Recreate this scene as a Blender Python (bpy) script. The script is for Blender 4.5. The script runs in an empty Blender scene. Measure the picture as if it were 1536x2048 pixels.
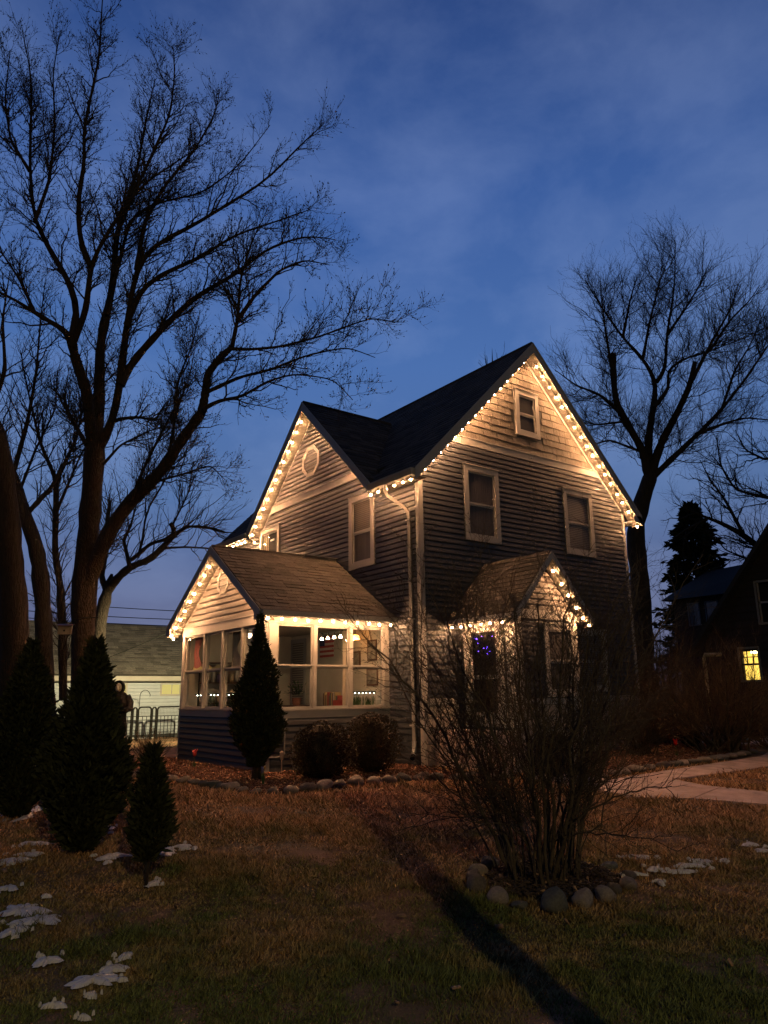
import bpy, bmesh, math, random
import numpy as np
from mathutils import Vector, Matrix
rnd = random.Random(7)
C = bpy.context.scene.collection
SC = bpy.context.scene

# ------------------------------------------------------------------ camera
def set_camera(loc, yaw, pitch, roll, f_px):
    fw = Vector((-math.sin(yaw)*math.cos(pitch), math.cos(yaw)*math.cos(pitch), math.sin(pitch)))
    r = Vector((math.cos(yaw), math.sin(yaw), 0)); u = r.cross(fw)
    c, s = math.cos(roll), math.sin(roll)
    r, u = c*r+s*u, -s*r+c*u
    cd = bpy.data.cameras.new('camera'); co = bpy.data.objects.new('camera', cd); C.objects.link(co)
    m = Matrix((r, u, -fw)).transposed().to_4x4(); m.translation = Vector(loc)
    co.matrix_world = m
    cd.sensor_fit = 'VERTICAL'; cd.sensor_height = 36.0; cd.lens = f_px/2048*36.0
    cd.clip_start = 0.05; cd.clip_end = 3000
    SC.camera = co
set_camera((-9.4148, -11.4078, 1.3489), -0.641, 0.243, -0.013, 1475.7)

# ------------------------------------------------------------------ sky (dusk)
W = bpy.data.worlds.new('World'); SC.world = W; W.use_nodes = True
nt = W.node_tree; nt.nodes.clear()
def N(t, **k):
    n = nt.nodes.new(t)
    for a, b in k.items(): setattr(n, a, b)
    return n
def L(a, b): nt.links.new(a, b)
tc = N('ShaderNodeTexCoord')
sky = N('ShaderNodeTexSky', sky_type='NISHITA', sun_disc=False)
sky.sun_elevation = math.radians(-3.0); sky.sun_rotation = math.radians(25); sky.altitude = 200
sky.air_density = 1.0; sky.dust_density = 1.0; sky.ozone_density = 3.0
sep = N('ShaderNodeSeparateXYZ'); L(tc.outputs['Generated'], sep.inputs[0])
ramp = N('ShaderNodeValToRGB')
L(sep.outputs['Z'], ramp.inputs[0])
e = ramp.color_ramp.elements
stops = [(0.0, (0.125, 0.110, 0.180)), (0.10, (0.105, 0.122, 0.240)), (0.25, (0.088, 0.166, 0.365)),
         (0.42, (0.070, 0.160, 0.415)), (0.60, (0.046, 0.115, 0.350)), (0.80, (0.024, 0.058, 0.205)), (1.0, (0.012, 0.026, 0.095))]
e[0].position, e[0].color = stops[0][0], (*stops[0][1], 1)
e[1].position, e[1].color = stops[-1][0], (*stops[-1][1], 1)
for p, c in stops[1:-1]:
    q = e.new(p); q.color = (*c, 1)
# the twilight side is ahead of the camera, the opposite side is darker
dot = N('ShaderNodeVectorMath', operation='DOT_PRODUCT'); L(tc.outputs['Generated'], dot.inputs[0])
dot.inputs[1].default_value = (0.48, 0.80, 0.36)
mr = N('ShaderNodeMapRange'); mr.inputs['From Min'].default_value = -0.35; mr.inputs['From Max'].default_value = 1.0
mr.inputs['To Min'].default_value = 0.10; mr.inputs['To Max'].default_value = 1.0
L(dot.outputs['Value'], mr.inputs['Value'])
mp = N('ShaderNodeMapping'); mp.inputs['Scale'].default_value = (1.5, 1.5, 2.6); L(tc.outputs['Generated'], mp.inputs[0])
n1 = N('ShaderNodeTexNoise'); n1.inputs['Scale'].default_value = 3.0; n1.inputs['Detail'].default_value = 7; n1.inputs['Roughness'].default_value = 0.58
n1.inputs['Distortion'].default_value = 0.15
L(mp.outputs[0], n1.inputs['Vector'])
cr = N('ShaderNodeValToRGB'); L(n1.outputs['Fac'], cr.inputs[0])
cr.color_ramp.elements[0].position = 0.40; cr.color_ramp.elements[0].color = (0, 0, 0, 1)
cr.color_ramp.elements[1].position = 0.66; cr.color_ramp.elements[1].color = (1, 1, 1, 1)
cb = N('ShaderNodeMix', data_type='RGBA'); cb.inputs['Factor'].default_value = 0.30; cb.inputs['B'].default_value = (0.17, 0.21, 0.31, 1)
L(ramp.outputs['Color'], cb.inputs['A'])
cs = N('ShaderNodeVectorMath', operation='SCALE'); cs.inputs['Scale'].default_value = 1.30; L(cb.outputs['Result'], cs.inputs[0])
cm = N('ShaderNodeMix', data_type='RGBA'); L(cs.outputs[0], cm.inputs['B'])
mul = N('ShaderNodeMath', operation='MULTIPLY'); mul.inputs[1].default_value = 0.8
L(cr.outputs['Color'], mul.inputs[0]); L(mul.outputs[0], cm.inputs['Factor']); L(ramp.outputs['Color'], cm.inputs['A'])
dm = N('ShaderNodeMix', data_type='RGBA', blend_type='MULTIPLY'); dm.inputs['Factor'].default_value = 1.0
L(cm.outputs['Result'], dm.inputs['A']); L(mr.outputs['Result'], dm.inputs['B'])
b1 = N('ShaderNodeBackground'); L(dm.outputs['Result'], b1.inputs['Color']); b1.inputs['Strength'].default_value = 1.0
b2 = N('ShaderNodeBackground'); L(sky.outputs['Color'], b2.inputs['Color']); b2.inputs['Strength'].default_value = 0.05
ad = N('ShaderNodeAddShader'); L(b1.outputs[0], ad.inputs[0]); L(b2.outputs[0], ad.inputs[1])
wo = N('ShaderNodeOutputWorld'); L(ad.outputs[0], wo.inputs['Surface'])

SC.view_settings.view_transform = 'Standard'; SC.view_settings.look = 'None'
SC.view_settings.exposure = 0.0; SC.view_settings.gamma = 1.0
SC.view_settings.use_curve_mapping = False
SC.cycles.use_denoising = True
SC.cycles.max_bounces = 6; SC.cycles.transparent_max_bounces = 12
SC.cycles.sample_clamp_indirect = 4.0; SC.cycles.use_light_tree = True
SC.cycles.caustics_reflective = False; SC.cycles.caustics_refractive = False

# ------------------------------------------------------------------ materials
def material(name, col, rough=0.6, var=0.0, vscale=8.0, bump=0.0, bscale=30.0, col2=None, spec=0.3, metal=0.0, rand=0.0, stretch=None, island=0.0, emit=None, estr=0.0, bdist=0.02):
    m = bpy.data.materials.new(name); m.use_nodes = True
    t = m.node_tree; b = t.nodes['Principled BSDF']
    b.inputs['Roughness'].default_value = rough; b.inputs['Metallic'].default_value = metal
    b.inputs['Specular IOR Level'].default_value = spec
    tcn = t.nodes.new('ShaderNodeTexCoord'); vec = tcn.outputs['Object']
    if stretch:
        mpn = t.nodes.new('ShaderNodeMapping'); mpn.inputs['Scale'].default_value = stretch
        t.links.new(vec, mpn.inputs[0]); vec = mpn.outputs[0]
    src = None
    if col2 is None: col2 = tuple(c*(1-var) for c in col)
    if var > 0 or col2 != tuple(col):
        nz = t.nodes.new('ShaderNodeTexNoise'); nz.inputs['Scale'].default_value = vscale; nz.inputs['Detail'].default_value = 6; nz.inputs['Roughness'].default_value = 0.65
        t.links.new(vec, nz.inputs['Vector'])
        r = t.nodes.new('ShaderNodeValToRGB'); r.color_ramp.elements[0].position = 0.33; r.color_ramp.elements[1].position = 0.67
        r.color_ramp.elements[0].color = (*col, 1); r.color_ramp.elements[1].color = (*col2, 1)
        t.links.new(nz.outputs['Fac'], r.inputs[0]); src = r.outputs['Color']
    else:
        rgb = t.nodes.new('ShaderNodeRGB'); rgb.outputs[0].default_value = (*col, 1); src = rgb.outputs[0]
    for amt, kind in ((rand, 'o'), (island, 'i')):
        if amt:
            if kind == 'o': oi = t.nodes.new('ShaderNodeObjectInfo').outputs['Random']
            else: oi = t.nodes.new('ShaderNodeNewGeometry').outputs['Random Per Island']
            mr_ = t.nodes.new('ShaderNodeMapRange'); mr_.inputs['To Min'].default_value = 1-amt; mr_.inputs['To Max'].default_value = 1+amt
            t.links.new(oi, mr_.inputs['Value'])
            mx = t.nodes.new('ShaderNodeMix'); mx.data_type = 'RGBA'; mx.blend_type = 'MULTIPLY'; mx.inputs['Factor'].default_value = 1
            t.links.new(src, mx.inputs['A']); t.links.new(mr_.outputs[0], mx.inputs['B']); src = mx.outputs['Result']
    t.links.new(src, b.inputs['Base Color'])
    if bump:
        bn = t.nodes.new('ShaderNodeTexNoise'); bn.inputs['Scale'].default_value = bscale; bn.inputs['Detail'].default_value = 5
        t.links.new(vec, bn.inputs['Vector'])
        bp = t.nodes.new('ShaderNodeBump'); bp.inputs['Strength'].default_value = bump; bp.inputs['Distance'].default_value = bdist
        t.links.new(bn.outputs['Fac'], bp.inputs['Height']); t.links.new(bp.outputs[0], b.inputs['Normal'])
    if emit:
        b.inputs['Emission Color'].default_value = (*emit, 1); b.inputs['Emission Strength'].default_value = estr
    return m
def glass(name, tint=(0.9, 0.92, 0.93), refl=0.045, const=None):
    m = bpy.data.materials.new(name); m.use_nodes = True; t = m.node_tree; t.nodes.clear()
    o = t.nodes.new('ShaderNodeOutputMaterial'); mx = t.nodes.new('ShaderNodeMixShader')
    tr = t.nodes.new('ShaderNodeBsdfTransparent'); tr.inputs[0].default_value = (*tint, 1)
    gl = t.nodes.new('ShaderNodeBsdfGlossy'); gl.inputs['Roughness'].default_value = 0.02
    fr = t.nodes.new('ShaderNodeFresnel'); fr.inputs['IOR'].default_value = 1.45
    mt = t.nodes.new('ShaderNodeMath'); mt.operation = 'ADD'; mt.inputs[1].default_value = refl-0.04
    t.links.new(fr.outputs[0], mt.inputs[0])
    if const: mx.inputs[0].default_value = const
    else: t.links.new(mt.outputs[0], mx.inputs[0])
    t.links.new(tr.outputs[0], mx.inputs[1]); t.links.new(gl.outputs[0], mx.inputs[2]); t.links.new(mx.outputs[0], o.inputs[0])
    return m
def lamp_mat(name, col, s, down=0):
    m = bpy.data.materials.new(name); m.use_nodes = True; t = m.node_tree; t.nodes.clear()
    o = t.nodes.new('ShaderNodeOutputMaterial'); em = t.nodes.new('ShaderNodeEmission')
    em.inputs[0].default_value = (*col, 1); em.inputs[1].default_value = s
    if down:      # the bulb sits in a socket and throws most of its light downward
        g = t.nodes.new('ShaderNodeNewGeometry'); sx = t.nodes.new('ShaderNodeSeparateXYZ'); t.links.new(g.outputs['Normal'], sx.inputs[0])
        mr_ = t.nodes.new('ShaderNodeMapRange'); mr_.inputs['From Min'].default_value = .15; mr_.inputs['From Max'].default_value = -.9
        mr_.inputs['To Min'].default_value = s*down; mr_.inputs['To Max'].default_value = s; mr_.interpolation_type = 'SMOOTHSTEP'
        oi = t.nodes.new('ShaderNodeObjectInfo'); vr_ = t.nodes.new('ShaderNodeMapRange'); vr_.inputs['To Min'].default_value = .72; vr_.inputs['To Max'].default_value = 1.28; t.links.new(oi.outputs['Random'], vr_.inputs['Value'])
        ml = t.nodes.new('ShaderNodeMath'); ml.operation = 'MULTIPLY'; t.links.new(sx.outputs['Z'], mr_.inputs['Value']); t.links.new(mr_.outputs[0], ml.inputs[0]); t.links.new(vr_.outputs[0], ml.inputs[1]); t.links.new(ml.outputs[0], em.inputs[1])
    t.links.new(em.outputs[0], o.inputs[0]); return m
WARM = (1.0, 0.49, 0.22)
M = dict(
 slate=material('slate siding', (0.043, 0.045, 0.050), 0.5, 0.25, 3.0, 0, 60, rand=0.10, stretch=(1, 1, 6)),
 taupe=material('taupe siding', (0.100, 0.088, 0.078), 0.5, 0.18, 3.0, 0, 60, rand=0.06, stretch=(1, 1, 6)),
 grey_siding=material('pale grey siding', (0.30, 0.34, 0.40), 0.5, 0.15, 3.0, 0.08, 60, rand=0.05),
 shake=material('shake', (0.135, 0.114, 0.092), 0.7, 0.45, 14.0, 0.5, 40, rand=0.16, stretch=(6, 6, 0.5)),
 trim=material('white trim', (0.28, 0.268, 0.252), 0.5, 0.12, 2.5, 0.05, 40),
 soffit=material('soffit', (0.20, 0.185, 0.16), 0.6, 0.10, 5.0, 0.05, 40),
 sheath=material('wall sheathing', (0.045, 0.046, 0.05), 0.7, 0.2, 5),
 shingle=material('roof shingle', (0.115, 0.095, 0.080), 0.9, 0.45, 25.0, 0.5, 180, rand=0.28),
 shingle_dark=material('dark roof shingle', (0.058, 0.050, 0.045), 0.9, 0.4, 25.0, 0.5, 180, island=0.5),
 shingle_grey=material('grey roof shingle', (0.12, 0.11, 0.095), 0.9, 0.45, 20.0, 0.5, 150, island=0.40),
 felt=material('roof deck', (0.03, 0.028, 0.027), 0.9, 0.3, 8),
 stone=material('veneer stone', (0.34, 0.29, 0.25), 0.8, 0.45, 9.0, 0.8, 25, rand=0.15),
 concrete=material('concrete', (0.47, 0.335, 0.275), 0.85, 0.45, 3.0, 0.5, 60, rand=0.06),
 glass=glass('window glass', const=.05), glass_dark=glass('house window glass', (0.85, 0.85, 0.85), const=0.03),
 void=material('dark room', (0.03, 0.028, 0.026), 0.9, 0.3, 3),
 curtain=material('curtain', (0.085, 0.076, 0.070), 0.9, 0.3, 2, stretch=(14, 14, 0.6)),
 curtain_red=material('red curtain', (0.32, 0.12, 0.11), 0.9, 0.3, 2, stretch=(14, 14, 0.6)),
 curtain_cream=material('cream curtain', (0.42, 0.36, 0.27), 0.9, 0.25, 2, stretch=(14, 14, 0.6)),
 blind=material('blind', (0.15, 0.135, 0.12), 0.6, 0.1, 3),
 room=material('porch room paint', (0.46, 0.42, 0.34), 0.8, 0.15, 2),
 wood=material('dark wood', (0.10, 0.05, 0.028), 0.5, 0.4, 5, 0.1, 40, stretch=(1, 8, 1)),
 black=material('black metal', (0.010, 0.010, 0.010), 0.7, 0.2, 10, spec=0.1),
 wire=material('wire', (0.03, 0.035, 0.03), 0.6),
 bark=material('bark', (0.055, 0.043, 0.034), 0.95, 0.5, 6.0, 1.0, 14, stretch=(3, 3, 0.5), bdist=.07),
 bark_brown=material('brown bark', (0.050, 0.034, 0.024), 0.95, 0.5, 6.0, 1.0, 14, stretch=(3, 3, 0.5), bdist=.07),
 bark_pale=material('pale bark', (0.13, 0.115, 0.08), 0.95, 0.5, 6.0, 0.8, 22, stretch=(3, 3, 0.6)),
 twig=material('twig', (0.045, 0.034, 0.026), 0.9, 0.3, 6),
 stem=material('bush stem', (0.075, 0.055, 0.035), 0.85, 0.45, 12, 0.6, 40),
 ever=material('evergreen', (0.036, 0.039, 0.015), 0.75, 0.45, 7, island=0.4, spec=0.15),
 boxwood=material('winter boxwood', (0.050, 0.034, 0.017), 0.7, 0.4, 9, island=0.45, spec=0.2),
 dry=material('dry shrub', (0.115, 0.070, 0.038), 0.9, 0.4, 9, island=0.3),
 rock=material('field stone', (0.21, 0.17, 0.14), 0.85, 0.4, 5.0, 0.9, 14, rand=0.45),
 rock_grey=material('grey boulder', (0.12, 0.115, 0.095), 0.85, 0.45, 6.0, 0.6, 18, rand=0.2),
 snow=material('old snow', (0.52, 0.49, 0.48), 0.6, 0.12, 12, 0.6, 30),
 leafgreen=material('daffodil leaf', (0.045, 0.085, 0.025), 0.5, 0.3, 8, island=0.2),
 bulb=lamp_mat('lit bulb', WARM, 2400.0, .05),
 led=lamp_mat('white led', (0.9, 1.0, 0.85), 12.0),
 purple=lamp_mat('purple led', (0.16, 0.06, 1.0), 9.0),
)

# ------------------------------------------------------------------ builders
def tag(o, label=None, cat=None, group=None, kind=None):
    if label: o['label'] = label
    if cat: o['category'] = cat
    if group: o['group'] = group
    if kind: o['kind'] = kind
    return o
def empty(name, loc=(0, 0, 0), label=None, cat=None, group=None, rz=0.0):
    o = bpy.data.objects.new(name, None); o.location = loc; o.rotation_euler = (0, 0, rz)
    o.empty_display_size = 0.2; C.objects.link(o)
    return tag(o, label, cat, group)
def link(name, me, parent=None, loc=None):
    o = bpy.data.objects.new(name, me); C.objects.link(o)
    if parent: o.parent = parent
    if loc is not None: o.location = loc
    return o
class MB:
    def __init__(s): s.v = []; s.f = []
    def add(s, vs, fs):
        n = len(s.v); s.v += [tuple(p) for p in vs]; s.f += [tuple(i+n for i in q) for q in fs]; return s
    def hexa(s, p):   # p: bottom 4, top 4
        return s.add(p, [(3, 2, 1, 0), (4, 5, 6, 7), (0, 1, 5, 4), (1, 2, 6, 5), (2, 3, 7, 6), (3, 0, 4, 7)])
    def box(s, x0, x1, y0, y1, z0, z1):
        return s.hexa([(x0, y0, z0), (x1, y0, z0), (x1, y1, z0), (x0, y1, z0), (x0, y0, z1), (x1, y0, z1), (x1, y1, z1), (x0, y1, z1)])
    def prism(s, a, b):   # two matching polygons
        n = len(a)
        return s.add(list(a)+list(b), [tuple(range(n-1, -1, -1)), tuple(range(n, 2*n))]+[(i, (i+1) % n, n+(i+1) % n, n+i) for i in range(n)])
    def tube(s, pts, rad, sides=8, caps=True):
        pts = [Vector(p) for p in pts]; n = len(pts)
        if not hasattr(rad, '__len__'): rad = [rad]*n
        base = len(s.v); prev = None
        for i, p in enumerate(pts):
            t = (pts[min(i+1, n-1)]-pts[max(i-1, 0)]).normalized()
            if prev is None:
                ref = Vector((0, 0, 1)) if abs(t.z) < 0.9 else Vector((1, 0, 0)); a = t.cross(ref).normalized()
            else: a = (prev-t*prev.dot(t)).normalized()
            prev = a; b = t.cross(a)
            for k in range(sides):
                w = 2*math.pi*k/sides; s.v.append(tuple(p+(a*math.cos(w)+b*math.sin(w))*rad[i]))
        for i in range(n-1):
            for k in range(sides):
                q = base+i*sides; s.f.append((q+k, q+(k+1) % sides, q+sides+(k+1) % sides, q+sides+k))
        if caps:
            s.f.append(tuple(base+k for k in range(sides-1, -1, -1))); s.f.append(tuple(base+(n-1)*sides+k for k in range(sides)))
        return s
    def lathe(s, prof, c=(0, 0, 0), sides=16):
        base = len(s.v)
        for r, z in prof:
            for k in range(sides):
                w = 2*math.pi*k/sides; s.v.append((c[0]+r*math.cos(w), c[1]+r*math.sin(w), c[2]+z))
        for i in range(len(prof)-1):
            for k in range(sides):
                q = base+i*sides; s.f.append((q+k, q+(k+1) % sides, q+sides+(k+1) % sides, q+sides+k))
        s.f.append(tuple(base+k for k in range(sides-1, -1, -1))); s.f.append(tuple(base+(len(prof)-1)*sides+k for k in range(sides)))
        return s
    def mesh(s, name, mat, smooth=False):
        me = bpy.data.meshes.new(name); me.from_pydata(s.v, [], s.f); me.materials.append(mat)
        if smooth: me.shade_smooth()
        return me
    def build(s, name, mat, parent=None, smooth=False):
        return link(name, s.mesh(name, mat, smooth), parent)
def np_mesh(name, V, quads=None, tris=None, mat=None, smooth=False):
    me = bpy.data.meshes.new(name); V = np.asarray(V, dtype=np.float32).reshape(-1, 3)
    me.vertices.add(len(V)); me.vertices.foreach_set('co', V.ravel())
    lv, ls, st = [], [], 0
    for F, k in ((quads, 4), (tris, 3)):
        if F is not None and len(F):
            F = np.asarray(F, dtype=np.int32).reshape(-1, k); lv.append(F.ravel())
            ls.append(st+np.arange(len(F))*k); st += F.size
    lv = np.concatenate(lv).astype(np.int32); ls = np.concatenate(ls).astype(np.int32)
    me.loops.add(len(lv)); me.loops.foreach_set('vertex_index', lv)
    me.polygons.add(len(ls)); me.polygons.foreach_set('loop_start', ls)
    if smooth: me.polygons.foreach_set('use_smooth', np.ones(len(ls), dtype=bool))
    me.update(calc_edges=True); me.validate()
    if mat: me.materials.append(mat)
    return me
def lawn_z(x, y):
    dx = np.maximum(np.maximum(-2.8-np.asarray(x, float), 0), np.asarray(x, float)-7); dy = np.maximum(-0.5-np.asarray(y, float), 0)
    t = np.clip((np.hypot(dx, dy)-1.5)/7.0, 0, 1); t = t*t*(3-2*t)
    return -0.28*t
def gz(x, y): return float(lawn_z(x, y))

# ------------------------------------------------------------------ ground
def make_ground():
    def axis(lo, hi, a, b, step):
        mid = np.arange(a, b+1e-6, step); out = [mid]
        g = [a]; d = step
        while g[-1] > lo: d *= 1.35; g.append(g[-1]-d)
        out.insert(0, np.array(g[1:][::-1])); g = [b]; d = step
        while g[-1] < hi: d *= 1.35; g.append(g[-1]+d)
        out.append(np.array(g[1:])); return np.concatenate(out)
    xs = axis(-260, 320, -14, 9, 0.12); ys = axis(-200, 420, -14, 5, 0.12)
    X, Y = np.meshgrid(xs, ys); Z = lawn_z(X, Y)
    near = np.exp(-np.maximum(0, np.hypot(X+4, Y+5)-16)/6)
    rs = np.random.RandomState(3)
    Z = Z+near*(0.012*np.sin(X*2.3+Y*1.1)*np.sin(Y*1.9-X*0.7)+0.008*np.sin(X*5.1+1)*np.sin(Y*4.3))-0.012
    nx, ny = len(xs), len(ys)
    i = np.arange(nx-1)[None, :]+np.arange(ny-1)[:, None]*nx
    Q = np.stack([i, i+1, i+1+nx, i+nx], -1).reshape(-1, 4)
    m = material('lawn soil', (0.20, 0.100, 0.055), 0.95, 0, 1.2, 0.9, 45, col2=(0.065, 0.052, 0.022))
    o = link('ground', np_mesh('ground', np.stack([X, Y, Z], -1), Q, None, m, True)); tag(o, kind='structure')
make_ground()

# ------------------------------------------------------------------ the house
house = empty('house', (0, 0, 0), 'two-storey slate-sided house with three lit gables and a glazed sunroom', 'house')
def PL(ax, c):
    return (lambda u, off, z: (u, c-off, z)) if ax == 'y' else (lambda u, off, z: (c-off, u, z))
def pbox(mb, P, u0, u1, z0, z1, o0, o1):
    return mb.hexa([P(u0, o0, z0), P(u1, o0, z0), P(u1, o1, z0), P(u0, o1, z0), P(u0, o0, z1), P(u1, o0, z1), P(u1, o1, z1), P(u0, o1, z1)])
def siding(parent, P, span, z0, z1, exp, holes, mat, name='siding_board', butt=0.040, top=0.006):
    n = max(1, round((z1-z0)/exp)); e_ = (z1-z0)/n
    for k in range(n):
        a, b = z0+k*e_, z0+(k+1)*e_
        sa, sb = span(a), span(b-1e-4)
        if sa is None: continue
        if sb is None or sb[1]-sb[0] < 0.02: m_ = (sa[0]+sa[1])/2; sb = (m_-0.01, m_+0.01)
        cuts = sorted((h[0], h[1]) for h in holes if b > h[2]+0.09 and a < h[3]-0.09)
        segs = []; lo = (sa[0], sb[0])
        for c0, c1 in cuts:
            if c0 > lo[0]: segs.append((lo[0], c0, lo[1], c0))
            lo = (c1, c1)
        if sa[1] > lo[0]: segs.append((lo[0], sa[1], lo[1], sb[1]))
        for (l0, r0, l1, r1) in segs:
            if r0-l0 < 0.03: continue
            l1 = min(max(l1, l0), r0) if l1 != l0 else l1
            r1 = max(min(r1, r0), l1+0.004)
            j = rnd.uniform(-0.0015, 0.0015)
            hm = .62; lm, rm = l0+(l1-l0)*hm, r0+(r1-r0)*hm; zm = a+(b-a)*hm
            mb = MB().add([P(l0, 0.0, a), P(r0, 0.0, a), P(r0, butt+j, a-0.004), P(l0, butt+j, a-0.004), P(lm, butt*.86+j, zm), P(rm, butt*.86+j, zm),
                           P(l1, top+j, b), P(r1, top+j, b), P(l1, 0.0, b), P(r1, 0.0, b)],
                          [(0, 1, 2, 3), (3, 2, 5, 4), (4, 5, 7, 6), (6, 7, 9, 8), (0, 3, 4, 6, 8), (1, 9, 7, 5, 2), (1, 0, 8, 9)])
            mb.build(name, mat, parent)
def window(parent, P, u0, u1, z0, z1, cas=0.10, rail=0.5, inner='curtain', proud=0.062, label=None, sill=0.0, lower=None):
    w = MB()
    pbox(w, P, u0, u0+cas, z0, z1, 0.001, proud); pbox(w, P, u1-cas, u1, z0, z1, 0.001, proud)
    pbox(w, P, u0+cas, u1-cas, z1-cas, z1, 0.001, proud-0.002); pbox(w, P, u0+cas, u1-cas, z0, z0+cas, 0.001, proud-0.002)
    pbox(w, P, u0-0.012, u1+0.012, z1+0.001, z1+0.02, 0.001, proud+0.018)
    if sill: pbox(w, P, u0-0.02, u1+0.02, z0-0.035, z0-0.001, 0.001, proud+0.03)
    wo_ = w.build('window', M['trim'], parent)
    if label: wo_['label'] = label
    a, b, c, d = u0+cas, u1-cas, z0+cas, z1-cas; zm = c+(d-c)*rail; f = 0.038
    s = MB()
    for (q0, q1, g0, g1, off) in ((a, b, zm-0.022, d, 0.034), (a, b, c, zm-0.022, 0.024)):
        pbox(s, P, q0, q0+f, g0, g1, off-0.014, off); pbox(s, P, q1-f, q1, g0, g1, off-0.014, off)
        pbox(s, P, q0+f, q1-f, g1-f, g1, off-0.014, off-0.001); pbox(s, P, q0+f, q1-f, g0, g0+f, off-0.014, off-0.001)
    s.build('sash', M['trim'], wo_)
    for (g0, g1, off) in ((zm+0.014, d-f, 0.027), (c+f, zm-0.058, 0.017)):
        m = MB(); m.add([P(a+f-0.002, off, g0-0.002), P(b-f+0.002, off, g0-0.002), P(b-f+0.002, off, g1+0.002), P(a+f-0.002, off, g1+0.002)], [(0, 1, 2, 3)])
        m.build('pane', M['glass_dark'], wo_)
    k = MB(); pbox(k, P, a, b, c, d, 0.0015, 0.004); k.build('room_darkness', M['void'], wo_)
    if inner in ('curtain', 'both'):
        k = MB(); nn = 28
        for i in range(nn):
            t0, t1 = a+(b-a)*i/nn, a+(b-a)*(i+1)/nn; o = (0.006, 0.010)
            k.add([P(t0, o[i % 2], c), P(t1, o[(i+1) % 2], c), P(t1, o[(i+1) % 2], d), P(t0, o[i % 2], d)], [(0, 1, 2, 3)])
        k.build('curtain', M['curtain'], wo_)
    if inner in ('blind', 'both'):
        g = c if lower is None else lower; k = MB(); z = g
        while z < d-0.01:
            k.hexa([P(a, 0.011, z), P(b, 0.011, z), P(b, 0.013, z), P(a, 0.013, z), P(a, 0.007, z+0.034), P(b, 0.007, z+0.034), P(b, 0.009, z+0.034), P(a, 0.009, z+0.034)]); z += 0.045
        k.build('blind', M['blind'], wo_)
    return wo_
def octagon(cx, cz, rx, rz, k=0.42):
    return [(cx-rx*k, cz-rz), (cx+rx*k, cz-rz), (cx+rx, cz-rz*k), (cx+rx, cz+rz*k), (cx+rx*k, cz+rz), (cx-rx*k, cz+rz), (cx-rx, cz+rz*k), (cx-rx, cz-rz*k)]
def vent(parent, P, cu, cz, rx, rz, nsl):
    mb = MB(); A = octagon(cu, cz, rx, rz); B = octagon(cu, cz, rx*0.74, rz*0.76)
    for i in range(8):
        j = (i+1) % 8
        mb.hexa([P(A[i][0], .018, A[i][1]), P(A[j][0], .018, A[j][1]), P(B[j][0], .018, B[j][1]), P(B[i][0], .018, B[i][1]),
                 P(A[i][0], .055, A[i][1]), P(A[j][0], .055, A[j][1]), P(B[j][0], .048, B[j][1]), P(B[i][0], .048, B[i][1])])
    v = mb.build('gable_vent', M['trim'], parent)
    k = MB(); k.prism([P(p[0], .019, p[1]) for p in B], [P(p[0], .022, p[1]) for p in B]); k.build('backing', M['void'], v)
    for i in range(nsl):
        z = cz-rz*0.72+(i+0.5)*rz*1.44/nsl; h = abs(z-cz); full = rx*0.75
        hw = full if h < rz*0.76*0.42 else full*(1-0.58*(h-rz*.32)/(rz*.44))
        s = MB().hexa([P(cu-hw, .030, z-.004), P(cu+hw, .030, z-.004), P(cu+hw, .046, z-.016), P(cu-hw, .046, z-.016),
                       P(cu-hw, .030, z+.008), P(cu+hw, .030, z+.008), P(cu+hw, .044, z-.008), P(cu-hw, .044, z-.008)])
        s.build('slat', M['trim'], v)
WID, XR, ZR, SL = 6.918, 3.459, 9.672, 1.0107
EAV = 0.357; OV = 0.315; DEP = 9.113; TH = 0.26
YC, W2, ZR2, OV2 = 4.213, 2.962, 8.763, 0.347
SL2 = (8.763-5.896)/2.962
ZF = 1.168
# --- front wall
PF = PL('y', 0.0); PS = PL('x', 0.0)
def zroof(x): return ZR-SL*abs(x-XR)
fw_ = MB(); fw_.prism([(0, 0, -0.1), (WID, 0, -0.1), (WID, 0, zroof(WID)-.3), (XR, 0, ZR-.3), (0, 0, zroof(0)-.3)],
                      [(0, .15, -0.1), (WID, .15, -0.1), (WID, .15, zroof(WID)-.3), (XR, .15, ZR-.3), (0, .15, zroof(0)-.3)])
front = fw_.build('front_wall', M['sheath'], house)
VX0, VX1, VY = 0.90, 2.70, -1.60
w1 = (1.24, 2.31, 4.56, 6.26); w2_ = (4.53, 5.62, 4.59, 6.22); w3 = (3.02, 3.84, 7.32, 8.48); w4 = (4.55, 5.75, 1.36, 2.80)
def fspan(z):
    zz = zroof(0)-TH-0.02
    if z < zz: return (0.085, WID-0.085)
    d = (z-zz)/SL
    return (max(0.085, d+0.06), min(WID-0.085, WID-d-0.06)) if d < XR-0.1 else None
siding(front, PF, fspan, ZF+0.10, 6.72, 0.1145, [w1, w2_, w4, (VX0, VX1, 0, 3.0)], M['slate'])
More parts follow.
